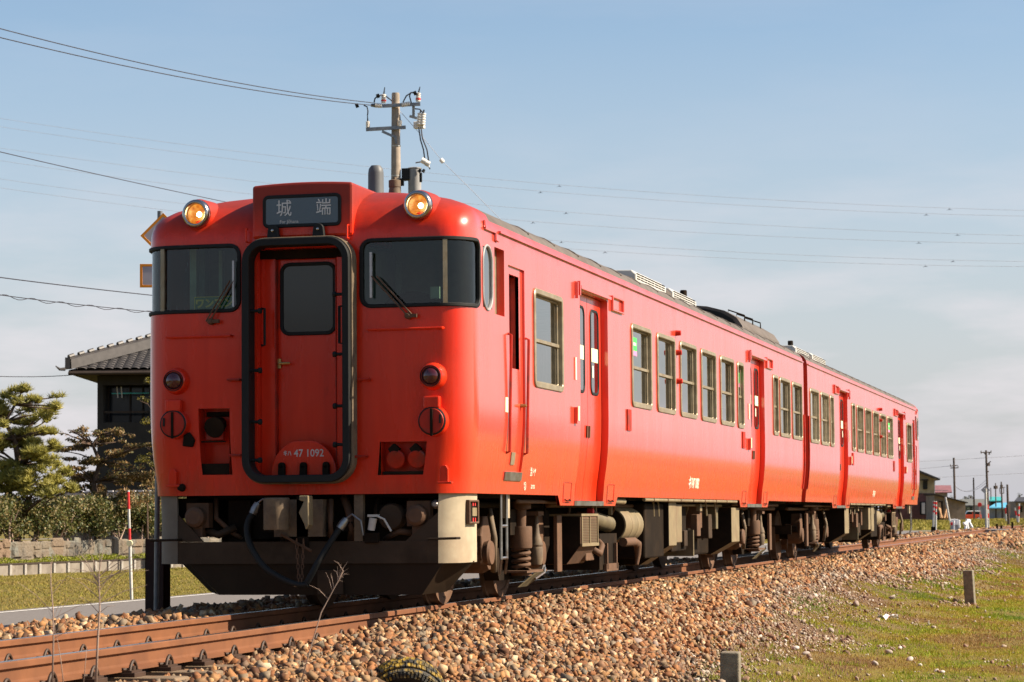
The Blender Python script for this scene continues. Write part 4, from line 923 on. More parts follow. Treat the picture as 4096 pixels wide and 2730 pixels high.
for xr in (-.566, .566):
    MB().b2(xr-.15, xr+.15, -.09, .09, -.186, -.156).build('rail_pad', 'clip', sl, bev=.004)
    for sg in (-1, 1):
        cm = MB(); x = xr+sg*.098
        cm.tube([(x+sg*.004, -.058+.116*i/12, -.150+.062*sin(pi*i/12)**.75) for i in range(13)], .011, 7)
        cm.tube([(x-sg*.03, -.088, -.138), (x-sg*.01, -.02, -.136)], .009, 6)
        cm.cyl((x, 0, -.158), (x, 0, -.118), .020, 10); cm.b2(x-.028, x+.028, -.085, .085, -.160, -.144)
        cm.build('spring_clip', 'clip', sl, smooth=40)
LBL = 'concrete sleeper of the track with two pairs of rusty spring clips'
for k in range(1, 46): dup(sl, (0, -7.6+.60*k, (0 if k < 12 else -.004)))

# ---- stones
ICO = None
def ico():
    global ICO
    if ICO is None:
        p = (1+sqrt(5))/2
        v = np.array([(-1, p, 0), (1, p, 0), (-1, -p, 0), (1, -p, 0), (0, -1, p), (0, 1, p), (0, -1, -p), (0, 1, -p), (p, 0, -1), (p, 0, 1), (-p, 0, -1), (-p, 0, 1)], float)
        v /= np.linalg.norm(v[0])
        f = np.array([(0, 11, 5), (0, 5, 1), (0, 1, 7), (0, 7, 10), (0, 10, 11), (1, 5, 9), (5, 11, 4), (11, 10, 2), (10, 7, 6), (7, 1, 8), (3, 9, 4), (3, 4, 2), (3, 2, 6), (3, 6, 8), (3, 8, 9), (4, 9, 5), (2, 4, 11), (6, 2, 10), (8, 6, 7), (9, 8, 1)])
        ICO = (v, f)
    return ICO
def rot_mats(n, tilt=None):
    q = rng.normal(size=(n, 4))
    if tilt is not None: q[:, 1:3] *= tilt
    q /= np.linalg.norm(q, axis=1)[:, None]; a, b_, c_, d = q.T
    return np.stack([np.stack([1-2*(c_*c_+d*d), 2*(b_*c_-a*d), 2*(b_*d+a*c_)], -1), np.stack([2*(b_*c_+a*d), 1-2*(b_*b_+d*d), 2*(c_*d-a*b_)], -1), np.stack([2*(b_*d-a*c_), 2*(c_*d+a*b_), 1-2*(b_*b_+c_*c_)], -1)], 1)
def stones(pos, size, jit=.40, flat=(.40, .85), tilt=None):
    """pos (n,3), size (n,) -> angular stones"""
    n = len(pos)
    if jit > .2:                                   # broken stone: irregular blocks with flat faces
        v = np.array([(a, b_, c_) for a in (-1, 1) for b_ in (-1, 1) for c_ in (-1, 1)], float)*.72
        f = np.array([(0, 1, 3), (0, 3, 2), (4, 6, 7), (4, 7, 5), (0, 4, 5), (0, 5, 1), (2, 3, 7), (2, 7, 6), (0, 2, 6), (0, 6, 4), (1, 5, 7), (1, 7, 3)])
        rad = 1+rng.uniform(-.48, .30, (n, 8, 3))
    else:
        v, f = ico(); rad = 1+rng.uniform(-jit, jit, (n, 12, 1))
    m_ = len(v); sc = np.stack([rng.uniform(.8, 1.45, n), rng.uniform(.6, 1.05, n), rng.uniform(*flat, n)], -1)
    P = v[None]*rad*sc[:, None]*(size/2)[:, None, None]
    P = np.einsum('nij,nkj->nki', rot_mats(n, tilt), P)+pos[:, None]
    F = (f[None]+np.arange(n)[:, None, None]*m_).reshape(-1, 3)
    return P.reshape(-1, 3), F
def scatter(n, x0, x1, y0, y1, keep=None):
    x = rng.uniform(x0, x1, n); y = rng.uniform(y0, y1, n)
    if keep is not None: k = rng.uniform(0, 1, n) < keep(x, y); x, y = x[k], y[k]
    return x, y
Vs, Fs, Ts = [], [], []; off = 0
def put(x, y, size, lift=.25, **kw):
    global off
    n = len(x); z = gz(x, y)+size*lift; tint = np.clip(rng.normal(.5, .24, n), 0, 1)
    V, F = stones(np.stack([x, y, z], -1), size, **kw); Vs.append(V); Fs.append(F+off); Ts.append(np.repeat(tint, len(V)//max(1, n))); off += len(V)
fade = lambda x, y: 1-sm(edge(x, y), -.95, .25)
norail = lambda x: (np.abs(np.abs(x)-.566) > .075)
def zone(n, x0, x1, y0, y1, s, ss, keep=None, layers=1, **kw):
    for L in range(layers):
        x, y = scatter(n, x0, x1, y0, y1, keep); k = norail(x) & ~((np.abs(x-2.05) < .24) & (y > -4.0) & (y < -3.45)); x, y = x[k], y[k]
        put(x, y, np.clip(rng.lognormal(math.log(s), ss, len(x)), s*.45, s*2.1), lift=.18+.30*L, **kw)
bare = lambda x, y: fade(x, y)*(1-.93*(1-sm(y, -5.2, -2.6))*(1-sm(x, 1.0, 1.9)))
zone(29000, .66, 3.9, -7.5, 8, .038, .42, bare, 2)
zone(21000, .66, 4.0, 8, 24, .044, .38, fade, 1)
zone(14000, .66, 4.0, 8, 24, .046, .38, fade, 1)
zone(19000, .66, 4.0, 24, 60, .058, .34, fade, 1)
zone(9000, .66, 3.8, 60, 150, .12, .3, fade, 1)
zone(12000, -2.7, -.66, -9, 8, .046, .34, None, 2)
zone(4500, -2.2, -.66, 8, 26, .062, .3, None, 1)
zone(7000, -3.0, -.66, 40, 130, .11, .3, None, 1)
x, y = scatter(5200, -.47, .47, -9, 6); put(x, y, rng.uniform(.03, .06, len(x)), lift=.05)
x, y = scatter(3500, -.47, .47, 30, 120); put(x, y, rng.uniform(.06, .12, len(x)), lift=.05)
# rusty scraps along the rail foot where the ballast has run away
x, y = scatter(2300, .63, 1.3, -9, -1.0); put(x, y, rng.uniform(.025, .06, len(x)), lift=.1)
me = np_mesh('ballast', np.concatenate(Vs), np.concatenate(Fs), np.concatenate(Ts))
STONE = [(0, (0.036, 0.020, 0.012)), (.16, (0.117, 0.048, 0.021)), (.30, (0.243, 0.098, 0.036)), (.41, (0.180, 0.124, 0.072)), (.50, (0.360, 0.178, 0.067)), (.59, (0.270, 0.112, 0.044)), (.68, (0.171, 0.141, 0.103)), (.80, (0.414, 0.249, 0.114)), (1, (0.558, 0.415, 0.266))]
tag(finish('ballast', me, tint_mat('ballast stone', STONE, .85, noise=60)), kind='stuff')

# small stones lying in the thin turf
Vs, Fs, Ts = [], [], []; off = 0
pk = lambda x, y: np.clip((.25+.75*sm(fbm(x*.9+5, y*.30+3, 5), .38, .56))*(1-sm(edge(x, y), -.1, .75))+.25*sm(fbm(x*1.3+15, y*.5+13, 4), .60, .70)+.02, 0, 1)
x, y = scatter(60000, 1.9, 6.2, -3, 16, pk); put(x, y, np.clip(rng.lognormal(math.log(.021), .45, len(x)), .010, .08), lift=.2, flat=(.4, .9))
x, y = scatter(42000, 1.9, 6.4, 16, 60, pk); put(x, y, np.clip(rng.lognormal(math.log(.036), .42, len(x)), .015, .11), lift=.2, flat=(.4, .9))
me = np_mesh('gravel', np.concatenate(Vs), np.concatenate(Fs), np.concatenate(Ts))
tag(finish('gravel', me, tint_mat('gravel stone', [(0, (.07, .045, .035)), (.3, (.19, .11, .07)), (.55, (.24, .17, .115)), (.8, (.29, .25, .20)), (1, (.42, .38, .32))], .9)), kind='stuff')

# ---- grass
def blades(x, y, z, h, wd, lean=.5, base=.0):
    n = len(x); a = rng.uniform(0, 2*pi, n); dx, dy = np.cos(a), np.sin(a); la = rng.uniform(0, 2*pi, n); le = rng.uniform(0, lean, n)*h
    p0 = np.stack([x-dx*wd/2, y-dy*wd/2, z+base], -1); p1 = np.stack([x+dx*wd/2, y+dy*wd/2, z+base], -1)
    p2 = np.stack([x+np.cos(la)*le, y+np.sin(la)*le, z+h], -1)
    return np.stack([p0, p1, p2], 1).reshape(-1, 3), np.arange(3*n).reshape(-1, 3)
def grass(name, parts, stops, rough=.7):
    V, F, T = [], [], []; o = 0
    for (x, y, h, wd, lean, t) in parts:
        a, f = blades(x, y, gz(x, y)-.004, h, wd, lean); V.append(a); F.append(f+o); T.append(np.repeat(np.clip(t, 0, 1), 3)); o += len(a)
    me = np_mesh(name, np.concatenate(V), np.concatenate(F), np.concatenate(T))
    return tag(finish(name, me, tint_mat(name+' blade', stops, rough, sss=.25, spec=.2)), kind='stuff')
GS = [(0, (.25, .155, .065)), (.26, (.31, .21, .055)), (.44, (.30, .235, .032)), (.60, (.29, .28, .020)), (.80, (.22, .27, .014)), (1, (.11, .18, .018))]
parts = []
gm = lambda x, y: np.clip(sm(edge(x, y), -.25, .45)*(.25+.75*sm(fbm(x*1.5, y*.6), .34, .55)) + .75*sm(fbm(x*.8+31, y*.28+17, 4), .585, .66)*sm(x, 2.1, 2.7), 0, 1)
for n, y0, y1, h, wd in ((150000, -3, 9, .020, .007), (120000, 9, 24, .024, .011), (80000, 24, 60, .034, .022), (26000, 60, 170, .06, .06)):
    x, y = scatter(n, 2.2, 6.6 if y1 < 100 else 12, y0, y1, gm)
    t = .50+2.3*(fbm(x*1.0+40, y*.42+8, 5)-.5)+rng.normal(0, .13, len(x))+.18*(edge(x, y) < .1)
    parts.append((x, y, rng.uniform(.5, 1.5, len(x))*h, np.full(len(x), wd), .9, t))
# taller bright tufts
for n in range(120):
    cx, cy = rng.uniform(3.0, 5.9), rng.uniform(-2, 40)**1.0; r = rng.uniform(.08, .35); k = int(90*r/.2)
    a = rng.uniform(0, 2*pi, k); q = r*np.sqrt(rng.uniform(0, 1, k)); x = cx+q*np.cos(a); y = cy+q*np.sin(a)*1.6
    parts.append((x, y, rng.uniform(.02, .06, k), np.full(k, .008+.0004*max(0, cy)), .8, rng.normal(.80, .10, k)))
grass('turf', parts, GS)
# dry thatch on the foot of the slope
parts = []
x, y = scatter(30000, 2.4, 5.4, -3, 30, lambda x, y: sm(fbm(x*.8+3, y*.4+20), .40, .60)); parts.append((x, y, rng.uniform(.008, .02, len(x)), np.full(len(x), .006), 3.5, rng.uniform(0, 1, len(x))))
grass('dry_thatch', parts, [(0, (0.136, 0.088, 0.061)), (.5, (0.245, 0.184, 0.129)), (1, (0.340, 0.286, 0.218))])
# grass plot on the far side of the lane
parts = []
x, y = scatter(60000, -19.4, -8.6, 4, 48); t = .2+.55*fbm(x*.7, y*.4+2, 4)+rng.normal(0, .12, len(x))
parts.append((x, y, rng.uniform(.015, .05, len(x)), np.full(len(x), .022), 1.2, t))
x, y = scatter(26000, -40, -8.7, 48, 130); parts.append((x, y, rng.uniform(.05, .12, len(x)), np.full(len(x), .06), .8, .25+.5*fbm(x*.3, y*.2, 4)))
x, y = scatter(26000, -40, 6, 130, 330); parts.append((x, y, rng.uniform(.10, .25, len(x)), np.full(len(x), .25), .8, .30+.5*fbm(x*.1, y*.1, 4)))
grass('grass', parts, [(0, (.26, .18, .085)), (.35, (.30, .225, .06)), (.6, (.23, .20, .035)), (.85, (.16, .19, .022)), (1, (.11, .16, .02))])
# purple wild flowers in loose patches
x, y = scatter(5200, 2.3, 4.4, -2, 9, lambda x, y: sm(fbm(x*2.2+60, y*1.4), .58, .70)); grass('wild_flowers', [(x, y, rng.uniform(.02, .05, len(x)), np.full(len(x), .008), .3, rng.uniform(0, 1, len(x)))], [(0, (0.068, 0.088, 0.027)), (.45, (0.150, 0.041, 0.088)), (1, (0.231, 0.068, 0.163))])

# ================================================================ PLACES BESIDE THE TRACK
def ground_hit(u, v):
    """where the line of sight through a photo point meets the ground"""
    d = FW + RT*((u-2048)/FPX) - UP*((v-1365)/FPX); t = 8.0
    while t < 400:
        p = CAM + d*t
        if p.z <= float(gz(p.x, p.y)): return p
        t += .02 if t < 60 else .2
    return CAM + d*t
# concrete boundary posts
bp_ = None
for (u, vb, vt, lb) in ((3882, 2418, 2282, 'weathered square concrete post standing in the grass at the foot of the ballast slope'),
                        (2950, 2760, 2608, 'mossy square concrete post nearest the camera, cut off by the lower edge')):
    p = ground_hit(u, min(vb, 2729)); d = (p-CAM).dot(FW)
    if vb > 2729: p = p - Vector((0, .35, .0)); p.z = float(gz(p.x, p.y)); d = (p-CAM).dot(FW)
    h = (at(u, vt, d)-p).z
    mb = MB(); hw = .078; mb.prism([(-hw, -hw, -.25), (hw, -hw, -.25), (hw, hw, -.25), (-hw, hw, -.25)], (0, 0, h+.25))
    o = mb.build('boundary_post', 'postcon', None, bev=.012, loc=p); o.rotation_euler = (R(1.2), R(-2.5 if u > 3000 else .6), R(-6 if u > 3000 else 3))
    tag(o, lb, 'post', 'concrete boundary posts')
# half-buried old tyre
ty = thing('old_tyre', 'half buried worn tyre with yellow moss over its tread', 'tyre', at(1622, 2782, 17.0))
axis = Vector((.24, -.80, -.55)).normalized(); Ro = .262
tp = [(-.085, .15), (-.098, .20), (-.09, .238), (-.07, .255), (-.045, Ro), (.045, Ro), (.07, .255), (.09, .238), (.098, .20), (.085, .15)]
MB().lathe((0, 0, 0), axis, tp, 64, cap=False).build('tyre_carcass', 'tyre', ty, smooth=30)
x_ = axis.orthogonal().normalized(); y_ = axis.cross(x_); tr = MB()
for k in range(46):
    a = k*2*pi/46; c0 = x_*cos(a)+y_*sin(a); t0 = -x_*sin(a)+y_*cos(a)
    for q, (h0, h1) in enumerate(((-.082, -.045), (-.040, -.003), (.003, .040), (.045, .080))):
        rr = Ro-.004-(.014 if q in (0, 3) else 0); a2 = a+(.5*2*pi/46 if q % 2 else 0); c1 = x_*cos(a2)+y_*sin(a2); t1 = -x_*sin(a2)+y_*cos(a2); hw = .0145
        P = [c1*rr+t1*(-hw)+axis*h0, c1*rr+t1*hw+axis*h0, c1*rr+t1*hw*1.0+axis*h1, c1*rr-t1*hw+axis*h1]
        tr.prism(P, c1*.016)
for k in range(60):
    a = k*2*pi/60; c0 = x_*cos(a)+y_*sin(a); t0 = -x_*sin(a)+y_*cos(a)
    tr.prism([c0*.225-t0*.007+axis*.094, c0*.225+t0*.007+axis*.094, c0*.255+t0*.007+axis*.078, c0*.255-t0*.007+axis*.078], axis*.012)
tr.build('tread', 'mossy', ty)
# slab of concrete at the very front
p = at(860, 2738, 16.2); mb = MB(); mb.prism([(-.20, -.3, -.1), (.13, -.3, -.1), (.17, .06, -.1), (.05, .20, -.1), (-.16, .16, -.1)], (0, 0, .13))
tag(mb.build('concrete_slab', 'sleeper', None, bev=.02, loc=p), 'flat weathered concrete slab lying among stones in front of the rails', 'slab')
# crumpled paper in the grass
p = ground_hit(3552, 2480); V = []; F = []
for i in range(7):
    for j in range(6): V.append(((i/6-.5)*.24+random.uniform(-.02, .02), (j/5-.5)*.20+random.uniform(-.02, .02), random.uniform(.0, .075)))
F = [(i*6+j, (i+1)*6+j, (i+1)*6+j+1, i*6+j+1) for i in range(6) for j in range(5)]
o = MB().add(V, F).build('crumpled_paper', 'carwhite', None, loc=p); o.modifiers.new('thickness', 'SOLIDIFY').thickness = .002
tag(o, 'crumpled white sheet of paper lying in the grass', 'litter')
# cobbles that stand out among the ballast
Vs, Fs, Ts = [], [], []; off = 0
for u, v, wpx, t in ((2397, 2540, 56, .75), (2552, 2568, 66, .62), (2620, 2578, 52, .58), (2090, 2682, 64, .45), (1905, 2574, 38, .8), (2290, 2492, 40, .7), (2265, 2490, 44, .62), (3425, 2413, 44, .6), (3325, 2520, 36, .72), (3222, 2612, 34, .8),
                     (3182, 2590, 40, .95), (3140, 2562, 28, .95), (3240, 2390, 42, .45), (3015, 2405, 44, .35), (2410, 2500, 34, .9), (2550, 2495, 36, .9), (3555, 2605, 44, .7), (3600, 2590, 26, .95), (3500, 2652, 40, .8), (3640, 2635, 34, .85), (3680, 2660, 24, .9), (3460, 2580, 22, .8), (3625, 2555, 30, .7), (3745, 2682, 24, .85), (3770, 2686, 30, .95), (3300, 2470, 26, .8), (3510, 2480, 24, .7)):
    p = ground_hit(u, v+wpx*.3); d = (p-CAM).dot(FW); sz = wpx*d/FPX
    V, F = stones(np.array([[p.x, p.y, p.z+sz*.22]]), np.array([sz*1.05]), jit=.12, flat=(.55, .8), tilt=.15); Vs.append(V); Fs.append(F+off); Ts.append(np.full(12, t)); off += 12
me = np_mesh('cobbles', np.concatenate(Vs), np.concatenate(Fs), np.concatenate(Ts))
o = finish('cobbles', me, tint_mat('cobble', [(0, (.06, .05, .045)), (.5, (.20, .145, .115)), (.75, (.30, .25, .21)), (1, (.50, .46, .42))], .8), smooth=True); ss = o.modifiers.new('round', 'SUBSURF'); ss.levels = ss.render_levels = 2
tag(o, kind='stuff')
# dry weeds standing close to the camera
def weed(base, tips, twigs, rad, label):
    t = thing('dry_weed', label, 'plant', base); base = Vector(base)
    mb = MB(); P = [p-base for p in tips]; n = len(P); mb.tube(P, [rad*(1-.7*i/(n-1)) for i in range(n)], 6); mb.build('stem', 'twig', t, smooth=True)
    tw = MB()
    for (f, du, dv, d) in twigs:
        i = min(n-2, int(f*(n-1))); p0 = P[i].lerp(P[i+1], f*(n-1)-i); p1 = p0+(RT*du-UP*dv)*d
        md = p0.lerp(p1, .5)+Vector((0, 0, .015)); tw.tube([p0, md, p1], [rad*.33, rad*.25, rad*.1], 4)
    if twigs: tw.build('twig', 'twig', t)
def stalk(pts, d, wob=0): return [at(u, v, d+wob*i) for i, (u, v) in enumerate(pts)]
random.seed(3)
tw = lambda n, f0=.25, s=1: [(random.uniform(f0, 1), random.uniform(-.20, .26)*s, -random.uniform(.03, .18)*s, 1) for _ in range(n)]
weed(at(209, 2745, 13), stalk([(209, 2745), (214, 2560), (212, 2440), (203, 2330), (203, 2250)], 13), tw(9), .0052, 'tall thin dry weed rising in front of the rails, leftmost one')
weed(at(383, 2745, 13), stalk([(383, 2745), (391, 2560), (399, 2440), (397, 2350), (396, 2300)], 13), tw(22, .45), .0068, 'thicker dry weed with many wispy side shoots in front of the rails')
weed(at(255, 2745, 13), stalk([(255, 2745), (243, 2640), (233, 2575), (226, 2545)], 13), tw(2), .0028, 'short pale dry stalk between the two tall weeds')
weed(at(1200, 2745, 14), stalk([(1200, 2745), (1240, 2600), (1285, 2450), (1320, 2385), (1355, 2320), (1374, 2283)], 14), tw(14, .55, .6), .0042, 'bent dry stalk with pale seed tips in front of the wheels')
weed(at(340, 2745, 13.5), stalk([(333, 2745), (342, 2650), (347, 2588)], 13.5), [], .0026, 'bare dry stalk just left of the thicker weed')

# ---- posts and signs on the far side
p = Vector((-2.70, 3.46, -.28)); ib = MB(); ib.b2(-.095, .095, -.095, -.083, 0, .88); ib.b2(-.095, .095, .083, .095, 0, .88); ib.b2(-.006, .006, -.083, .083, 0, .88)
ib.b2(-.095, -.088, -.095, .095, 0, .88)
tag(ib.build('steel_stake', 'rust', None, loc=p), 'short rusty steel beam stuck in the ballast beside the front of the train', 'steel beam')
pb = at(625, 2440, 24.6); sp_ = thing('sign_post', 'galvanised pipe post carrying two orange edged plates beside the leading railcar', 'sign', pb)
ptop = at(640, 845, 24.6)-pb
MB().tube([(0, 0, -.1), ptop], .026, 12).build('pipe', 'galv', sp_, smooth=40)
def plate(cu, cv, hw, hh, rot, nm):
    c0 = at(cu, cv, 24.55)-pb; mt = Matrix((RT, UP, -FW)).transposed().to_4x4() @ Matrix.Rotation(rot, 4, 'Z'); mt.translation = c0
    f = MB(); f.prism([(-hw, -hh, 0), (hw, -hh, 0), (hw, hh, 0), (-hw, hh, 0)], (0, 0, -.004)); f.xf(mt); o = f.build(nm, 'signgrey', sp_)
    b = .024; g_ = ring(lambda a, q, off: mt @ Vector((a, q, off)), -hw, hw, -hh, hh, .002, b, .003, .0005); g_.build('plate_edge', 'orange', o)
plate(653, 944, .158, .158, pi/4, 'diamond_plate'); plate(630, 1104, .172, .115, 0, 'square_plate')
pb2 = Vector((-8.84, 17.43, -.5)); s2 = thing('snow_pole', 'slender red and white snow pole with a round reflector at the lane edge', 'marker pole', pb2)
tp_ = at(513, 1962, 40.1)-pb2
q = lambda t: tp_*t
for t0, t1, mt_ in ((-.03, .50, 'white'), (.545, .655, 'redband'), (.655, .83, 'white'), (.83, .985, 'redband'), (.985, 1, 'white')):
    MB().tube([q(t0), q(t1)], .026 if mt_ == 'white' and t0 < .4 else .021, 12).build('pole_band', mt_, s2, smooth=40)
MB().lathe(q(.522)-FW*.03, -FW, [(-.015, .05), (0, .05), (.01, .045)], 24).build('reflector', 'paper', s2)

# ================================================================ GARDEN AND HOUSE ON THE LEFT
WA = Vector((-19.26, 34.39, -.5)); WR = atan2(6.91, .84)
def wl_(x, y=0, z=0):                # along the garden edge, back from it, up
    return WA + Vector((cos(WR)*x-sin(WR)*y, sin(WR)*x+cos(WR)*y, z))
ed = thing('garden_edging', 'low precast concrete edging of panels and posts along the grass plot', 'edging', wl_(0), WR)
MB().b2(-22, 40, 0, .06, -.1, .25).build('edging_panel', 'edge', ed); MB().b2(-22, 40, -.02, .10, .25, .285).build('edging_cap', 'wooddk', ed)
pt = None
for k in range(95):
    x = -21.7+.65*k
    if pt is None: pt = MB().b2(-.045, .045, -.045, 0, -.1, .25).build('edging_post', 'concrete', ed, loc=(x, 0, 0))
    else: c_ = pt.copy(); C.objects.link(c_); c_.location = (x, 0, 0)
    if x > 27: break
# stone wall: irregular blocks
sw = MB(); random.seed(5)
x = -22.0
while x < 30:
    wd = random.uniform(.35, .75); split = random.random() < .4; hh = random.uniform(.40, .52)
    for z0, z1 in ((0, hh*.5), (hh*.5, hh)) if split else ((0, hh),):
        pts = [(x+.012+random.uniform(0, .05), z0+.01), (x+wd-.012-random.uniform(0, .05), z0+.01), (x+wd-.01, z0+(z1-z0)*.6), (x+wd-.03-random.uniform(0, .10), z1-.01), (x+.03+random.uniform(0, .10), z1-.01), (x+.01, z0+(z1-z0)*.5)]
        c0 = (sum(a for a, _ in pts)/6, sum(b for _, b in pts)/6); d = random.uniform(.03, .09); o_ = len(sw.v)
        sw.v += [(a, .75, b) for a, b in pts]+[(c0[0]+(a-c0[0])*.72, .75-d, c0[1]+(b-c0[1])*.72) for a, b in pts]
        sw.f += [tuple(o_+i for i in range(6, 12))]+[(o_+i, o_+(i+1) % 6, o_+6+(i+1) % 6, o_+6+i) for i in range(6)]
    x += wd
sw.b2(-22, 30, .74, 1.2, -.2, .42)
b = NB('field stone'); co = b.coord((1, 1, 1)); v = b.n('ShaderNodeTexVoronoi'); v.inputs['Scale'].default_value = 1.7; b.l(b.coord((1, .2, .6)), v.inputs['Vector'])
hsv = b.ramp(v.outputs['Color'], [(.2, (.085, .08, .07)), (.4, (.15, .14, .115)), (.55, (.17, .11, .07)), (.75, (.11, .115, .10)), (.95, (.19, .18, .15))])
c = b.mix(b.ramp(b.noise(co, 5, 6, .7), [(.40, (0,)*3), (.72, (.7,)*3)]), hsv, (.12, .085, .045)); b.l(c, b.p.inputs['Base Color']); b.set(Roughness=.95); b.bump(b.noise(co, 14, 5), .8, .05)
o = sw.build('stone_wall', b.m, None, loc=wl_(0, 0, .35)); o.rotation_euler = (0, 0, WR); tag(o, 'low retaining wall of rough grey and brown field stones below the hedge', 'wall')

def leaf_cloud(pads, n_per_m3, leaf, aspect=2.0, up=.3, shell=.35, cls=None, needles=0, tvar=.22, tone=0.0):
    """many leaf-sized faces spread through ellipsoid pads: (centre, rx, ry, rz)"""
    V, F, T = [], [], []; o = 0
    for (c, rx, ry, rz) in pads:
        n = max(20, int(n_per_m3*4.19*rx*ry*rz)); u = rng.normal(size=(n, 3)); u /= np.linalg.norm(u, axis=1)[:, None]; r = rng.uniform(shell, 1, n)**.6
        P = np.array(c)[None]+u*r[:, None]*np.array([rx, ry, rz]); P += (rng.normal(size=(n, 3))*.10*np.array([rx, ry, rz]))
        nc = fbm(P[:, 0]*2.3+P[:, 1]*1.7, P[:, 2]*2.9+P[:, 1]*.8, 3); k = rng.uniform(0, 1, n) < np.clip((nc-.30)*4, .12, 1); P, u = P[k], u[k]; n = len(P)
        t = np.clip(.5+tone+rng.normal(0, tvar, n)+(nc[k]-.5)*.5, 0, 1)
        if needles:
            m_ = needles; PP = np.repeat(P, m_, 0); dr = rng.normal(size=(n*m_, 3)); dr[:, 2] = np.abs(dr[:, 2])*1.1+.25; dr /= np.linalg.norm(dr, axis=1)[:, None]
            sd = np.cross(dr, rng.normal(size=(n*m_, 3))); sd /= np.linalg.norm(sd, axis=1)[:, None]; L = rng.uniform(.7, 1.3, n*m_)[:, None]*leaf; wd = leaf*.075
            V.append(np.stack([PP-sd*wd, PP+sd*wd, PP+dr*L], 1).reshape(-1, 3)); f = np.arange(3*n*m_).reshape(-1, 3); T.append(np.repeat(np.repeat(t, m_), 3)); q = 3*n*m_
        else:
            a = rng.normal(size=(n, 3)); a[:, 2] += up; a /= np.linalg.norm(a, axis=1)[:, None]; bb = np.cross(a, rng.normal(size=(n, 3))); bb /= np.linalg.norm(bb, axis=1)[:, None]
            L = (rng.uniform(.65, 1.3, n)*leaf)[:, None]; nn = np.cross(a, bb)*.12*L
            V.append(np.stack([P-a*L*.5, P+bb*L*.5/aspect+nn, P+a*L*.5, P-bb*L*.5/aspect+nn], 1).reshape(-1, 3)); f = None; q = 4*n
            idx = np.arange(n)[:, None]*4; f = np.concatenate([idx+np.array([[0, 1, 2]]), idx+np.array([[0, 2, 3]])]); T.append(np.repeat(t, 4))
        F.append(f+o); o += q
    return np.concatenate(V), np.concatenate(F), np.concatenate(T)
def tree(name, label, cat, base, trunk, pads, mat, r0, group=None, **kw):
    """trunk: list of points; every pad gets its own limb"""
    base = Vector(base); t = thing(name, label, cat, base, 0, group)
    mb = MB(); P = [Vector(p)-base for p in trunk]; n = len(P); mb.tube(P, [r0*(1-.75*i/(n-1)) for i in range(n)], 9)
    for (c, rx, ry, rz) in pads:
        c = Vector(c)-base; k = min(range(n), key=lambda i: (P[i]-c).length+max(0, P[i].z-c.z)*2); a = P[k]; md = a.lerp(c, .55)+Vector((random.uniform(-.1, .1), random.uniform(-.1, .1), random.uniform(-.05, .12)))*(c-a).length*.5
        mb.tube([a, md, c], [r0*.26, r0*.17, r0*.07], 6)
        for j in range(4):
            e = c+Vector((random.uniform(-.8, .8)*rx, random.uniform(-.8, .8)*ry, random.uniform(-.2, .5)*rz)); mb.tube([md.lerp(c, .5), md.lerp(e, .75), e], [r0*.10, r0*.07, r0*.02], 4)
    mb.build('trunk', 'bark', t, smooth=True)
    pl = [((c[0]-base.x, c[1]-base.y, c[2]-base.z), rx, ry, rz) for c, rx, ry, rz in pads]
    V, F, T = leaf_cloud(pl, **kw); me = np_mesh('crown', V, F, T); finish('crown', me, mat, t); return t
def pads_at(lst, d, dv=.5, sy_=1.0, split=1):
    out = []
    for u, v, rx, rz in lst:
        dd = d+random.uniform(-dv, dv)
        for q in range(split):
            k = {1: 1, 2: .66}.get(split, .50); uu = u+random.uniform(-.85, .85)*rx*(split > 1); vv = v+random.uniform(-1.25, 1.25)*rz*(split > 1); out.append((tuple(at(uu, vv, dd+random.uniform(-.3, .3))), k*rx*dd/FPX, k*rx*dd/FPX*sy_, (k+.15*(split > 2))*random.uniform(.6, 1.2)*rz*dd/FPX))
    return out
LM = lambda nm, st, sss=.25: tint_mat(nm, st, .55, sss=sss, spec=.4)
pine_m = LM('pine needle', [(0, (.07, .074, .020)), (.35, (.21, .20, .042)), (.65, (.34, .31, .065)), (1, (.48, .42, .11))])
brown_m = LM('bronze leaf', [(0, (.03, .036, .012)), (.3, (.085, .082, .022)), (.55, (.17, .115, .036)), (.8, (.26, .145, .055)), (1, (.36, .26, .13))])
gold_m = LM('golden conifer', [(0, (.025, .030, .008)), (.4, (.075, .070, .010)), (.75, (.17, .14, .014)), (1, (.25, .20, .02))])
hedge_m = LM('hedge leaf', [(0, (.022, .032, .009)), (.35, (.065, .085, .020)), (.6, (.125, .125, .030)), (.82, (.22, .155, .055)), (1, (.34, .29, .16))])
dark_m = LM('dark evergreen', [(0, (.012, .018, .009)), (.5, (.030, .042, .018)), (1, (.06, .075, .03))])
winter_m = LM('winter woodland', [(0, (.06, .045, .030)), (.5, (.15, .11, .065)), (1, (.24, .18, .10))])
flower_m = LM('moss phlox', [(0, (.10, .13, .01)), (.4, (.22, .25, .012)), (1, (.34, .33, .03))], .3)
random.seed(9)
g0 = lambda u, d: Vector((at(u, 2100, d).x, at(u, 2100, d).y, -.35))
pp = pads_at([(78, 1588, 70, 24), (10, 1640, 85, 26), (125, 1614, 38, 15), (60, 1668, 95, 22), (172, 1664, 46, 22), (-70, 1690, 80, 40), (196, 1722, 40, 18), (130, 1752, 70, 20), (30, 1770, 100, 30), (165, 1800, 60, 22), (90, 1835, 95, 28), (-60, 1830, 100, 50), (215, 1868, 62, 26), (120, 1905, 110, 32), (30, 1930, 90, 34), (235, 1945, 70, 28), (160, 1962, 90, 26)], 62, split=5)
pp += pads_at([(random.uniform(-80, 235), v_, random.uniform(18, 34), random.uniform(9, 16)) for v_ in np.linspace(1590, 1975, 34)], 62)
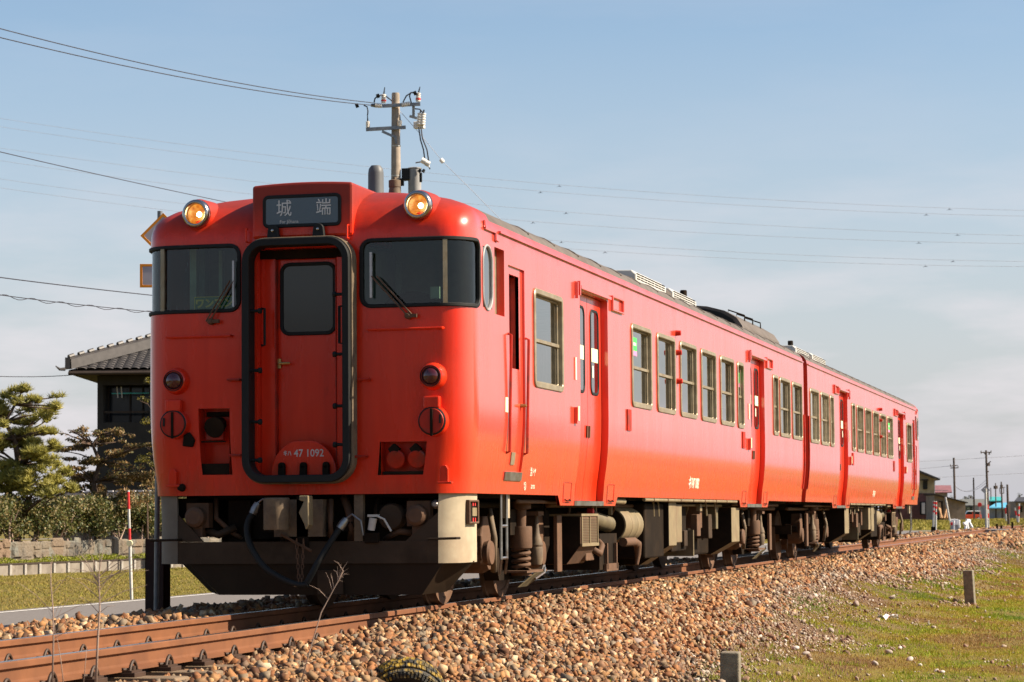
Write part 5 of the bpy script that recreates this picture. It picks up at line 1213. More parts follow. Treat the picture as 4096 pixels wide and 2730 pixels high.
tree('pine_tree', 'cloud pruned garden pine with layered yellow green needle pads beyond the hedge', 'tree', g0(60, 62), [g0(60, 62), at(70, 2080, 62), at(30, 1960, 62), at(75, 1860, 62), at(60, 1760, 62), at(20, 1690, 62), at(60, 1620, 62)], pp, pine_m, .13, n_per_m3=3600, leaf=.16, needles=9, shell=.05)
pp = pads_at([(292, 1712, 40, 14), (362, 1722, 50, 20), (440, 1738, 55, 24), (500, 1748, 34, 20), (300, 1752, 50, 14), (395, 1786, 80, 22), (485, 1800, 60, 18), (565, 1790, 60, 11), (262, 1806, 70, 13), (335, 1838, 70, 18), (440, 1845, 80, 20), (300, 1880, 55, 14), (400, 1895, 80, 22), (500, 1890, 70, 24), (350, 1945, 70, 24), (450, 1955, 90, 30), (545, 1930, 70, 34)], 66, split=5)
tree('bronze_tree', 'spreading garden tree with bronze brown leaves in front of the dark house', 'tree', g0(390, 66), [g0(390, 66), at(390, 2020, 66), at(375, 1930, 66), at(400, 1850, 66), at(370, 1780, 66), at(400, 1740, 66)], pp, brown_m, .10, n_per_m3=9000, leaf=.09, shell=.02)
pp = pads_at([(608, 1545, 40, 20), (595, 1612, 48, 20), (640, 1650, 50, 25), (585, 1682, 45, 14), (615, 1735, 55, 16), (590, 1800, 45, 16), (575, 1850, 55, 18), (625, 1870, 60, 25)], 72, split=2)
tree('golden_conifer', 'golden green conifer with tiered branches between the dark house and the train', 'tree', g0(625, 72), [g0(625, 72), at(628, 1900, 72), at(632, 1700, 72), at(625, 1530, 72)], pp, gold_m, .09, n_per_m3=5000, leaf=.08, shell=.05)
pp = pads_at([(600, 1960, 60, 40), (560, 2000, 60, 30), (640, 1990, 50, 40), (520, 2010, 50, 25)], 64)
tree('garden_shrub', 'bushy brown green shrub just left of the railcar skirt', 'shrub', g0(590, 64), [g0(590, 64), at(590, 2010, 64)], pp, brown_m, .05, n_per_m3=1500, leaf=.08)
# hedge shrubs along the top of the wall
HS = 'glossy leaved hedge shrub with bare stems on top of the stone wall'
for k in range(19):
    x = -10+1.32*k; bpos = wl_(x, 1.15, .78)
    t = thing('hedge_shrub', HS, 'shrub', bpos, 0, 'shrubs of the hedge on the stone wall')
    mb = MB()
    for j in range(4): mb.tube([(random.uniform(-.3, .3), random.uniform(-.2, .2), -.12), (random.uniform(-.3, .3), random.uniform(-.3, .3), .35), (random.uniform(-.45, .45), random.uniform(-.5, .5), .75)], [.028, .022, .010], 5)
    mb.build('stem', 'twig', t)
    pl = [((random.uniform(-.35, .35), random.uniform(-.35, .35), .36+.17*j), .60, .78, .30) for j in range(4)]
    V, F, T = leaf_cloud(pl, n_per_m3=4200, leaf=.08, aspect=1.7, shell=.05, tvar=.28); me = np_mesh('foliage', V, F, T); finish('foliage', me, hedge_m, t)
FL = 'yellow green flowering cushion spilling over the concrete edging'
f0 = None
for k in range(34):
    x = -10+.72*k+random.uniform(-.1, .1); rr = random.uniform(.26, .42)
    if f0 is None or k < 4:
        V, F, T = leaf_cloud([((0, 0, .03), .42, .25, .13), ((.2, .05, .0), .28, .2, .09)], n_per_m3=30000, leaf=.035, aspect=1.5, shell=.6, up=1.5); me = np_mesh('flower_cushion', V, F, T); o = finish('flower_cushion', me, flower_m, None); fl_me = me
        f0 = o
    else: o = f0.copy(); C.objects.link(o)
    s_ = rr/.36; o.location = wl_(x, .32, .27); o.rotation_euler = (0, 0, WR); o.scale = (s_, 1, s_*random.uniform(.7, 1.2)); tag(o, FL, 'flowers', 'flowering cushions along the edging')
MB_soil = MB().b2(-22, 30, .08, .76, -.1, .27).build('flower_bed', 'bark', None, loc=wl_(0)); MB_soil.rotation_euler = (0, 0, WR); tag(MB_soil, 'narrow strip of soil between concrete edging and stone wall', 'flower bed')

# house
hp0 = at(388, 2080, 80); HZ = YAW
hs = thing('dark_house', 'two storey house with grey tiled hip roof and dark walls behind the garden trees', 'house', (hp0.x, hp0.y, -.4), HZ)
px = lambda n: n*80/FPX
EV = 5.62
hm_ = MB(); hx = lambda u: (u-388)*80/FPX; hz_ = lambda v: (at(388, v, 80).z+.4)
zt, zb = hz_(1502), 0; w0, w1, wz0, wz1 = hx(412), hx(596), hz_(1690), hz_(1540)
for a0, a1, z0, z1 in ((0, w0, 0, zt), (w1, 9, 0, zt), (w0, w1, 0, wz0), (w0, w1, wz1, zt)): hm_.b2(a0, a1, 0, .2, z0, z1)
hm_.b2(0, .2, .2, 7, 0, zt); hm_.b2(0, 9, 6.8, 7, 0, zt); hm_.b2(8.8, 9, .2, 6.8, 0, zt)
hm_.build('wall', 'wallgrey', hs)
wn_ = MB().b2(w0-.01, w1+.01, .9, 1.0, wz0-.02, wz1+.02).build('window', 'darkglass', hs)
mb = MB(); mb.b2(w0, w0+.06, .84, .9, wz0, wz1); mb.b2(w1-.35, w1-.29, .84, .9, wz0, wz1); mb.b2((w0+w1)/2-.03, (w0+w1)/2+.03, .84, .9, wz0, wz1); mb.build('window_frame', 'wooddk', wn_)
rlf = MB().b2(w0, w1, .05, .12, wz0+.30, wz0+.36).build('balcony_rail', 'wooddk', hs)
MB().tube([(w0+.22, .3, hz_(1572)), (w1, .3, hz_(1571))], .02, 6).build('drying_pole', 'teal', hs)
for u in (461, 478):
    MB().tube([(hx(u), .28, hz_(1545)), (hx(u)+.03, .28, hz_(1590))], .018, 5).build('hanger', 'white', hs)
# tiled slopes
sl_ = .36; ov = .78; z0 = zt+.02
def tile_slope(fn, W, rows, cols, pitch):
    mb = MB(); K = 6
    us = [i/K*W/cols for i in range(cols*K+1)]
    vs2 = []
    for r_ in range(rows): vs2 += [r_/rows, (r_+.96)/rows]
    vs2.append(1.0)
    def f(u, v):
        ph = (u/(W/cols)) % 1; hgt = .045*max(0, sin(pi*ph))**.7; st = .035*(1-(v*rows % 1)); return fn(u, v, hgt+st)
    mb.grid(f, us, vs2); return mb
Wd = 9+2*ov; Dp = 7+2*ov; run = Dp/2
def front(u, v, h):
    y = -ov+run*v; lo_ = -ov+run*v; hi_ = 9+ov-run*v; x = min(max(-ov+u, lo_), hi_); return Vector((x, y, z0+.12+sl_*run*v+h))
rf_ = tile_slope(front, Wd, 20, 38, sl_).build('roof', 'rooftile', hs, smooth=35)
mb = MB(); mb.add([(-ov, -ov, z0), (9+ov, -ov, z0), (9+ov, 7+ov, z0), (-ov, 7+ov, z0), (-ov, -ov, z0+.12), (9+ov, -ov, z0+.12), (9+ov, 7+ov, z0+.12), (-ov, 7+ov, z0+.12)], [(0, 1, 2, 3), (0, 1, 5, 4), (1, 2, 6, 5), (2, 3, 7, 6), (3, 0, 4, 7)])
mb.add([(-ov, -ov, z0+.12), (-ov, 7+ov, z0+.12), (-ov+run, 7+ov-run, z0+.12+sl_*run), (9+ov, -ov, z0+.12), (9+ov, 7+ov, z0+.12), (9+ov-run, 7+ov-run, z0+.12+sl_*run)], [(0, 1, 2), (3, 4, 5), (1, 4, 5, 2)]); mb.build('eave', 'wooddk', rf_)
A, B_ = Vector((-ov, -ov, z0+.20)), Vector((-ov+run, -ov+run, z0+.20+sl_*run))
rg = MB(); rg.prism([A+Vector((-.11, .11, -.05)), A+Vector((.11, -.11, -.05)), A+Vector((.09, -.09, .26)), A+Vector((0, 0, .34)), A+Vector((-.09, .09, .26))], B_-A); rdg = rg.build('hip_ridge', 'rooftile', rf_)
rg = MB()
for k in range(16): rg.cyl(A.lerp(B_, k/16)+Vector((0, 0, .34)), A.lerp(B_, (k+.5)/16)+Vector((0, 0, .35)), .075, 8)
rg.b2(-ov-.10, -ov+.06, -ov-.10, -ov+.10, z0+.16, z0+.52); rg.tube([(-ov-.1, -ov-.1, z0+.15), (-ov-.25, -ov-.2, z0+.14), (-ov-.36, -ov-.3, z0+.24)], [.06, .045, .015], 7); rg.build('ridge_end_tile', 'rooftile', rf_)
MB().tube([(-ov, -ov-.05, z0+.02), (9+ov, -ov-.05, z0+.02)], .06, 8).build('rain_gutter', 'wooddk', rf_)
# low tiled garden wall behind the shrubs
gw = at(210, 2050, 70); lw = thing('garden_wall', 'low brown garden wall with a white spotted tile ridge behind the pine', 'wall', (gw.x, gw.y, -.4), YAW)
MB().b2(0, 3.4, 0, .2, 0, at(210, 2000, 70).z+.4).build('wall_face', 'shedwall', lw)
zz = at(210, 1996, 70).z+.4; mb = MB(); mb.prism([(0, -.35, zz), (0, .1, zz+.18), (0, .55, zz)], (3.4, 0, 0)); mb.build('wall_roof', 'rooftile', lw); rr_ = MB()
for k in range(16): rr_.b2(.05+.21*k, .2+.21*k, .02, .18, zz+.17, zz+.22)
rr_.build('ridge_tile', 'signgrey', lw)

# ================================================================ POLES AND WIRES
def sag_curve(p0, pm, p1, n=24):
    p0, pm, p1 = Vector(p0), Vector(pm), Vector(p1); c = pm*2-(p0+p1)*.5
    return [p0*(1-t)**2+c*2*t*(1-t)+p1*t*t for t in (i/n for i in range(n+1))]
def wire(name, label, pts, r, mat='wire', cat='wire', group=None, n=5):
    o = Vector(pts[0]); mb = MB(); mb.tube([Vector(p)-o for p in pts], r, n); return tag(mb.build(name, mat, None, loc=o), label, cat, group)
DP = 65.0; A_ = lambda u, v, d=DP: at(u, v, d)
up = thing('utility_pole', 'tall concrete utility pole with white insulators rising behind the train roof', 'utility pole', (A_(1587, 2100).x, A_(1587, 2100).y, -.5))
ub = up.location.copy(); L_ = lambda u, v, d=DP: A_(u, v, d)-ub
MB().tube([Vector((0, 0, -.3)), L_(1585, 1000), L_(1582.5, 378), L_(1582.5, 372)], [.20, .145, .102, .09], 20).build('pole_shaft', 'polecon', up, smooth=40)
for v in (585, 704): MB().tube([L_(1584, v-2), L_(1584, v+2)], .128, 20).build('pole_band', 'white', up)
def bar(nm, a, b, w_, h_, mat='galv'):
    a, b = Vector(a), Vector(b); d = (b-a); mb = MB(); n_ = Vector((0, 0, 1)) if abs(d.normalized().z) < .8 else RT
    s1 = d.cross(n_).normalized()*w_/2; s2 = s1.cross(d).normalized()*h_/2
    mb.prism([a-s1-s2, a+s1-s2, a+s1+s2, a-s1+s2], d); return mb.build(nm, mat, up)
bar('cross_arm', L_(1529, 425, 64.85), L_(1681, 417, 64.85), .07, .085); bar('cross_arm', L_(1464, 519, 64.85), L_(1623, 510, 64.85), .07, .085)
bar('arm_brace', L_(1528, 526, 64.85), L_(1586, 552, 64.9), .05, .06); bar('arm_brace', L_(1581, 548, 64.85), L_(1585, 577, 64.85), .05, .06)
bar('drop_bracket', L_(1654, 424), L_(1654, 468), .06, .07); bar('drop_bracket', L_(1638, 465), L_(1668, 474), .06, .06)
def insul(u0, v0, u1, v1, r=.065, band=True, tip=None, d=64.85):
    a, b = L_(u0, v0, d), L_(u1, v1, d); ax = b-a; H = ax.length; pr = []
    for k in range(5): pr += [(H*k/5, r*.72), (H*(k+.35)/5, r), (H*(k+.7)/5, r)]
    pr += [(H, r*.6)]; o = MB().lathe(a, ax, pr, 16).build('insulator', 'porcelain', up, smooth=40)
    if band: MB().lathe(a+ax*.22, ax, [(0, r*1.06), (.035, r*1.06)], 16).build('insulator_band', 'redband', o)
    if tip: MB().tube([b, L_(*tip, d)], [.022, .010], 6).build('insulator_pin', 'rubber', o)
insul(1534, 414, 1535, 378, tip=(1539, 350)); insul(1672, 408, 1674, 372, tip=(1680, 348))
insul(1528, 424, 1500, 422, band=False); insul(1640, 415, 1606, 421, band=False); MB().tube([L_(1503, 422, 64.85), L_(1483, 422, 64.85)], [.06, .035], 8).build('strain_clamp', 'galv', up)
insul(1472, 511, 1471, 486, r=.055, band=False, tip=(1470, 463)); insul(1600, 507, 1600, 482, r=.055, band=False, tip=(1599, 459))
for u0, u1 in ((1676, 1681), (1690, 1694)):
    insul(u0, 502, u1, 452, r=.07, band=False); MB().tube([L_(u1, 452, 64.85), L_(u1+2, 440, 64.85)], .02, 6).build('cutout_cap', 'rubber', up)
MB().b2(-.14, .14, -.08, .08, -.10, .08).xf(Matrix.Translation(L_(1677, 500))).build('cutout_box', 'porcelain', up, bev=.02)
for p in ([(1496, 412), (1500, 395), (1510, 385), (1530, 380)], [(1544, 386), (1556, 395), (1568, 405)], [(1455, 422), (1468, 428), (1472, 445), (1470, 463)], [(1612, 410), (1625, 385), (1645, 371), (1672, 376)], [(1645, 412), (1638, 385), (1643, 372)], [(1660, 436), (1680, 438), (1695, 455)], [(1675, 510), (1682, 560), (1694, 600), (1699, 638)], [(1684, 510), (1690, 555), (1708, 600), (1716, 655)]):
    MB().tube([L_(*q, 64.8) for q in p], .018, 6).build('jumper_wire', 'wire', up, smooth=True)
for u, v in ((1428, 424), (1512, 385), (1660, 374)): MB().tube([L_(u-6, v+2, 64.8), L_(u+6, v-3, 64.8)], .055, 8).build('clamp_cover', 'rubber', up)
tk = MB(); c0 = L_(1659, 790); tk.lathe(c0, (0, 0, 1), [(0, .165), (.02, .17), (.72, .17), (.735, .185), (.755, .185), (.775, .14)], 28); tk_ = tk.build('transformer', 'tank', up, smooth=30)
MB().b2(-.03, .03, -.03, .03, -.12, .12).xf(Matrix.Translation(L_(1683, 711, 64.75))).build('tank_plate', 'rubber', tk_)
for u in (1676, 1692): MB().tube([L_(u-2, 690, 64.8), L_(u+6, 678, 64.8)], [.05, .03], 8).build('tank_bushing', 'rubber', tk_)
for u, v in ((1694, 645), (1710, 655)): MB().tube([L_(u-8, v-4, 64.8), L_(u+8, v+4, 64.8)], .075, 12).build('arrester', 'porcelain', up, smooth=40)
MB().tube([L_(1662, 652), L_(1688, 648), L_(1714, 662), L_(1720, 678)], .02, 6).build('arrester_frame', 'galv', up)
MB().b2(-.10, .10, -.10, .10, -.16, .14).xf(Matrix.Translation(L_(1625, 697))).build('switch_box', 'rubber', up, bev=.01)
bar('tank_bracket', L_(1590, 722), L_(1645, 716), .06, .08); MB().b2(-.14, .10, -.1, .1, -.10, .05).xf(Matrix.Translation(L_(1597, 728))).build('pole_bracket', 'dark', up)
wire('overhead_wire', 'upper of the two dark wires running from the pole crossarm to the upper left', sag_curve(A_(-260, 45, 46), A_(783, 300, 55), A_(1490, 412, 64.8)), .011, group='wires to the utility pole')
wire('overhead_wire', 'lower of the two dark wires running from the pole crossarm to the upper left', sag_curve(A_(-260, 86, 46), A_(783, 321, 55), A_(1486, 422, 64.8)), .011, group='wires to the utility pole')
gy = [A_(1599, 445), A_(1768, 644), A_(2160, 1040)]; wire('guy_wire', 'thin stay wire sloping from the pole down to the right', [A_(1599, 445), A_(1680, 536), A_(1768, 644), A_(1900, 775), A_(2160, 1040)], .007, 'wirepale')
tag(MB().lathe((0, 0, 0), A_(1776, 652)-A_(1760, 634), [(-.06, .03), (-.05, .055), (.05, .055), (.06, .03)], 12).build('guy_insulator', 'porcelain', None, loc=A_(1768, 644)), 'white ball insulator threaded on the sloping stay wire', 'insulator')
wire('overhead_wire', 'single thin wire dropping from the left edge to behind the train roof', sag_curve(A_(-200, 560, 34), A_(420, 705, 42), A_(980, 825, 50)), .007, 'wire')
wire('overhead_wire', 'dark wire at the left edge just below the square plate', sag_curve(A_(-200, 1082, 30), A_(250, 1142, 34), A_(760, 1198, 40)), .0075, 'wire')
P = sag_curve(A_(-200, 1150, 30), A_(250, 1212, 34), A_(760, 1262, 40), 60)
tw_ = [p+Vector((0, 0, .014*sin(i*1.1))) for i, p in enumerate(P)]; wire('twisted_cable', 'twisted cable pair at the left edge, lowest over the lane', P, .006, 'wire')
tp2 = MB().tube([p+Vector((0, 0, .022*sin(i*.9)-.01))-Vector(P[0]) for i, p in enumerate(P)], .005, 5).build('messenger_wire', 'wire', bpy.data.objects[-1] if False else [o for o in C.objects if o.name.startswith('twisted_cable')][0])
wire('service_wire', 'thin wire at the far left leading to the eave of the dark house', sag_curve(A_(-200, 1498, 78), A_(100, 1508, 79), A_(318, 1498, 80)), .012, 'wire')
TL = [((0, 475), (1466, 663), (2100, 732), (4096, 842)), ((0, 508), (1466, 696), (2100, 763), (4096, 865)), ((0, 594), (1116, 735), (2100, 838), (4096, 943)),
      ((0, 645), (956, 768), (2100, 887), (4096, 975)), ((0, 719), (733, 811), (2244, 968), (4096, 1046)), ((0, 754), (701, 842), (2303, 1000), (4096, 1067))]
names = ('topmost', 'second', 'third', 'fourth', 'fifth', 'lowest')
SPC = [((2237, 746), (3798, 839)), ((2162, 773), (3705, 861)), ((2264, 857), (3830, 941)), ((2132, 893), (3675, 974)), ((2246, 971), (3812, 1047)), ((2420, 1010), (3702, 1069))]
spm = MB(); s0_ = .20
for a in (90, 210, 330): spm.prism([(.02*cos(R(a+90)), 0, .02*sin(R(a+90))), (.02*cos(R(a-90)), 0, .02*sin(R(a-90))), (s0_*cos(R(a))*1.1, 0, s0_*sin(R(a))*.55)], (0, .04, 0))
spo = None
for k, pt4 in enumerate(TL):
    xs4 = [p[0] for p in pt4]; ys4 = [p[1] for p in pt4]; cf = np.polyfit(xs4, ys4, 2); pts = [A_(u, float(np.polyval(cf, u)), 170) for u in np.linspace(-400, 4500, 40)]
    wire('transmission_wire', names[k]+' of the six pale high voltage wires crossing the sky', pts, .0095, 'wirepale', 'wire', 'high voltage wires crossing the sky', 4)
    for j, (u, v) in enumerate(SPC[k]):
        loc = A_(u, float(np.polyval(cf, u))+5, 169.8)
        if spo is None: spo = spm.build('wire_spacer', 'wire', None, loc=loc); o = spo
        else: o = spo.copy(); C.objects.link(o); o.location = loc
        tag(o, ('left' if j == 0 else 'right')+' spacer hanging on the '+names[k]+' high voltage wire', 'spacer', 'spacers on the high voltage wires')

# ================================================================ FAR RIGHT: CROSSING AND VILLAGE
def on_ground(u, d, z=-.5): p = at(u, 2060, d); return Vector((p.x, p.y, z))
def hgt(v, u, d, z0): return at(u, v, d).z-z0
def pole(label, u0, v0, u1, d, r, zb=-.5, mat='timber', arms=(), extra=()):
    b0 = on_ground(u0, d, zb); t = thing('far_pole', label, 'utility pole', b0, 0, 'distant poles beyond the crossing')
    top = at(u1, v0, d)-b0; MB().tube([(0, 0, -.2), top], [r, r*.7], 8).build('shaft', mat, t)
    for (ua, va, ub_, vb_) in arms: MB().tube([at(ua, va, d-.3)-b0, at(ub_, vb_, d-.3)-b0], r*.38, 5).build('cross_arm', mat, t)
    for (ua, va, ub_, vb_, rr) in extra: MB().tube([at(ua, va, d-.4)-b0, at(ub_, vb_, d-.4)-b0], rr, 6).build('pole_fitting', mat, t)
    return t
pole('thin dark pole with two short crossarms above the maroon roof', 3821, 1832, 3815, 300, .16, arms=((3800, 1866, 3830, 1862), (3802, 1873, 3833, 1872)), extra=((3802, 1866, 3802, 1858, .05), (3832, 1872, 3832, 1864, .05)))
pole('tallest far pole with a wide top arm right of the crossing', 3953, 1802, 3944, 330, .18, arms=((3924, 1811, 3964, 1810), (3936, 1812, 3944, 1822), (3952, 1855, 3963, 1846)), extra=((3924, 1816, 3924, 1804, .06), (3964, 1814, 3964, 1803, .06), (3957, 1810, 3957, 1820, .10), (3952, 1853, 3952, 1865, .30), (3950, 1885, 3950, 1890, .2)))
pole('bare slim pole between the two tall far poles', 3897, 1912, 3894, 330, .13)
pole('short far pole with a bulky fitting right of the diamond plate', 3984, 1933, 3982, 380, .11, arms=((3976, 1948, 3990, 1948),), extra=((3982, 1944, 3983, 1956, .35),))
pole('far pole with a hanging rectangular frame and lamp arm', 4010, 1928, 4005, 360, .14, arms=((3999, 1952, 4000, 1972), (3999, 1974, 4015, 1974), (4015, 1974, 4015, 1953), (4006, 1952, 4021, 1950)), extra=((4006, 1940, 4006, 1955, .22),))
pole('faint slim pole left of the short bulky one', 3965, 1952, 3963, 400, .10)
pole('stout dark post close to the rails with a black lower casing', 4034, 1939, 4029, 180, .10, zb=-.2, extra=((4032, 2020, 4033, 2055, .16),))
for lb, pts, d in (('wire crossing the far poles high up on the right', ((3600, 1850), (3846, 1838), (4200, 1817)), 330), ('wire sloping from the thin far pole to behind the train', ((3560, 1884), (3700, 1874), (3806, 1864)), 300),
               ('lower level wire behind the far poles', ((3600, 1917), (3846, 1906), (4200, 1888)), 340), ('sagging wire between the thin and the tallest far poles', ((3822, 1943), (3877, 1964), (3946, 1918)), 315), ('second sagging wire below the first between two far poles', ((3822, 1948), (3880, 1967), (3946, 1930)), 315)):
    wire('far_wire', lb, sag_curve(*[at(u, v, d) for u, v in pts]), .022, 'wirepale', 'wire', 'distant wires on the right', 4)
# house with ochre upper floor
def quadpoint(u, v, d, o): return at(u, v, d)-o
d = 300; b0 = on_ground(3700, d, -.3); h = thing('ochre_house', 'two storey house with ochre upper floor and dark ground floor behind the last railcar', 'house', b0)
def facebox(nm, u0, u1, v0, v1, d0, dep, mat, par, o, bev=0):
    a = at(u0, v1, d0)-o; p_ = [at(u0, v1, d0)-o, at(u1, v1, d0)-o, at(u1, v0, d0)-o, at(u0, v0, d0)-o]
    back = Vector((-sin(YAW), cos(YAW), 0))*dep; return MB().prism(p_, back).build(nm, mat, par, bev=bev)
facebox('lower_wall', 3560, 3738, 1974, 2078, d, 7, 'brick', h, b0); facebox('upper_wall', 3560, 3737, 1912, 1974, d+.1, 6.8, 'ochre', h, b0)
w_ = facebox('window', 3692, 3710, 1924, 1958, d-.1, .15, 'darkglass', h, b0); facebox('window', 3680, 3712, 2008, 2060, d-.1, .15, 'darkglass', h, b0); facebox('window_hood', 3686, 3714, 1918, 1923, d-.7, .7, 'wooddk', h, b0); facebox('curtain', 3687, 3700, 2012, 2056, d-.16, .05, 'signgrey', h, b0)
o_ = b0; bk = Vector((-sin(YAW), cos(YAW), 0))*8.5
MB().prism([at(3500, 1890, d-1)-o_, at(3640, 1866, d-1)-o_, at(3762, 1916, d-1)-o_, at(3760, 1922, d-1)-o_, at(3640, 1875, d-1)-o_, at(3500, 1900, d-1)-o_], bk).build('roof', 'rooftile', h)
MB().prism([at(3560, 1912, d+.1)-o_, at(3737, 1912, d+.1)-o_, at(3640, 1872, d+.1)-o_], bk*.8).build('gable', 'ochre', h)
MB().tube([at(3761, 1920, d-1)-o_, at(3739, 1924, d-.5)-o_, at(3737, 2060, d-.2)-o_], .05, 5).build('downpipe', 'greywall', h)
d = 310; b0 = on_ground(3780, d, -.3); h = thing('maroon_roof_house', 'annex house with plain maroon roof beside the ochre house', 'house', b0)
facebox('wall', 3739, 3790, 1962, 2075, d, 5, 'greywall', h, b0); MB().prism([at(3736, 1970, d-.6)-b0, at(3808, 1969, d-.6)-b0, at(3804, 1942, d+2.5)-b0, at(3738, 1942, d+2.5)-b0], Vector((0, 0, -.12))).build('roof', 'maroon', h)
d = 290; b0 = on_ground(3800, d, -.3); h = thing('timber_shed', 'low shed with long sloping dark roof and leaning timber in front', 'shed', b0)
MB().prism([at(3738, 2080, d)-b0, at(3862, 2080, d)-b0, at(3862, 2012, d)-b0, at(3738, 1980, d)-b0], Vector((-sin(YAW), cos(YAW), 0))*6).build('wall', 'shedwall', h)
MB().prism([at(3736, 1975, d-.8)-b0, at(3872, 2010, d-.8)-b0, at(3872, 2014, d-.8)-b0, at(3736, 1980, d-.8)-b0], Vector((-sin(YAW), cos(YAW), 0))*7.5).build('roof', 'wooddk', h)
facebox('doorway', 3750, 3772, 2005, 2078, d-.05, .2, 'wooddk', h, b0)
for k, (u0, v0, u1, v1) in enumerate(((3747, 2008, 3768, 2074), (3758, 2012, 3763, 2074), (3790, 2018, 3776, 2074), (3784, 2022, 3790, 2074))):
    tag(MB().tube([Vector((0, 0, 0)), at(u0, v0, d-.3)-at(u1, v1, d-1.2)], .16, 6).build('timber_beam', 'orangewood', None, loc=at(u1, v1, d-1.2)), 'pale orange timber beam leaning against the low shed', 'timber', 'timber leaning on the shed')
d = 420; b0 = on_ground(3890, d, -.5); h = thing('white_warehouse', 'long low white building behind the parked orange car', 'building', b0); facebox('wall', 3838, 3950, 1997, 2022, d, 10, 'carwhite', h, b0); facebox('base_wall', 3838, 3950, 2022, 2068, d+.2, 10, 'greywall', h, b0); facebox('dark_opening', 3860, 3890, 2026, 2066, d-.05, .3, 'darkglass', h, b0)
d = 400; b0 = on_ground(3985, d, -.5); h = thing('teal_roof_shed', 'shed with bright turquoise roof over a dark opening', 'shed', b0); facebox('wall', 3964, 4004, 2003, 2030, d, 5, 'wooddk', h, b0); MB().prism([at(3958, 2003, d-1)-b0, at(4010, 2003, d-1)-b0, at(4006, 1988, d+3)-b0, at(3958, 1988, d+3)-b0], Vector((0, 0, -.15))).build('roof', 'teal', h)
d = 380; b0 = on_ground(4010, d, -.5); h = thing('blue_roof_shed', 'grey walled shed with wide light blue roof', 'shed', b0); facebox('wall', 3956, 4064, 2030, 2080, d, 6, 'greywall', h, b0); MB().prism([at(3952, 2031, d-1)-b0, at(4066, 2031, d-1)-b0, at(4060, 2010, d+4)-b0, at(3985, 2012, d+4)-b0], Vector((0, 0, -.15))).build('roof', 'sky', h)
d = 360; b0 = on_ground(4085, d, -.5); h = thing('grey_house', 'dark grey house cut off by the right edge', 'house', b0); facebox('wall', 4064, 4150, 2006, 2082, d, 6, 'shedwall', h, b0); MB().prism([at(4056, 2006, d-1)-b0, at(4160, 2006, d-1)-b0, at(4160, 1985, d+2)-b0, at(4070, 1990, d+2)-b0], Vector((0, 0, -.2))).build('roof', 'rooftile', h); facebox('window', 4076, 4090, 2025, 2050, d-.05, .2, 'darkglass', h, b0)
random.seed(21)
for k, (u, v, rx, rz, lb) in enumerate(((3808, 1992, 10, 12, 'small dark evergreen above the shed roof, left one'), (3862, 1990, 9, 7, 'low dark evergreen above the white building, left one'), (3882, 1988, 13, 9, 'wide dark evergreen above the white building'), (4080, 1985, 12, 14, 'dark evergreen above the house at the right edge'), (3872, 2040, 16, 16, 'dark bush beside the parked orange car'))):
    d = 430 if v < 2030 else 405; pp = pads_at([(u, v, rx, rz), (u-rx*.5, v+rz*.8, rx*.7, rz*.7), (u+rx*.5, v+rz*.8, rx*.7, rz*.7)], d, 1); g1 = on_ground(u, d)
    tree('evergreen_tree', lb, 'tree', g1, [g1, at(u, v, d)], pp, dark_m, .15, group='far evergreens', n_per_m3=120, leaf=.28, shell=.1)
# parked hatchback and truck
d = 395; cb_ = on_ground(3880, d, -.55); cr_ = thing('parked_car', 'small boxy orange car with white roof parked beyond the crossing', 'car', cb_, YAW)
def prof_box(nm, P, w_, mat, par, y0=0, bev=.03): return MB().prism([(x, y0-w_/2, z) for x, z in P], (0, w_, 0)).build(nm, mat, par, bev=bev)
prof_box('body', [(-1.66, .30), (1.66, .30), (1.68, .62), (1.64, .98), (-.75, .98), (-1.52, .86), (-1.68, .55)], 1.46, 'carred', cr_, bev=.05)
prof_box('cabin', [(-.85, .97), (1.62, .97), (1.52, 1.42), (-.48, 1.44)], 1.34, 'darkglass', cr_, bev=.04); prof_box('roof', [(-.52, 1.43), (1.54, 1.41), (1.50, 1.56), (1.2, 1.60), (-.2, 1.60), (-.45, 1.54)], 1.36, 'carwhite', cr_, bev=.04)
for x in (.30, 1.5): MB().b2(x-.05, x+.05, -.68, .68, .97, 1.43).build('pillar', 'carred', cr_)
for x in (-1.12, 1.18):
    for y in (-.70, .70):
        wv = MB().lathe((x, y, .29), (0, -1 if y < 0 else 1, 0), [(-.10, .29), (.06, .29), (.07, .26)], 20).build('wheel', 'tyre', cr_); MB().lathe((x, y, .29), (0, -1 if y < 0 else 1, 0), [(.06, .19), (.085, .18), (.09, .05)], 16).build('rim', 'carwhite', wv)
MB().b2(1.62, 1.70, -.55, -.35, .62, .9).build('tail_light', 'redband', cr_); MB().b2(-.95, -.82, -.80, -.70, .95, 1.08).build('mirror', 'carwhite', cr_)
d = 375; cb_ = on_ground(3818, d, -.5); tk2 = thing('blue_truck', 'small dark blue truck half hidden behind the crossing gear', 'truck', cb_, YAW)
prof_box('cab', [(.1, .35), (1.25, .35), (1.22, 1.05), (.95, 1.72), (.1, 1.75)], 1.4, 'truckblue', tk2, bev=.05); prof_box('cargo_bed', [(-1.35, .55), (.06, .55), (.06, 1.05), (-1.35, 1.05)], 1.4, 'truckblue', tk2); MB().b2(.25, .95, -.72, -.69, 1.1, 1.55).build('window', 'darkglass', tk2); MB().b2(-1.3, -.2, -.6, .6, 1.05, 1.6).build('blue_tarp', 'sky', tk2, bev=.08)
for x in (-.9, .75):
    for y in (-.66, .66): MB().lathe((x, y, .28), (0, 1, 0), [(-.09, .28), (.09, .28)], 18).build('wheel', 'tyre', tk2)
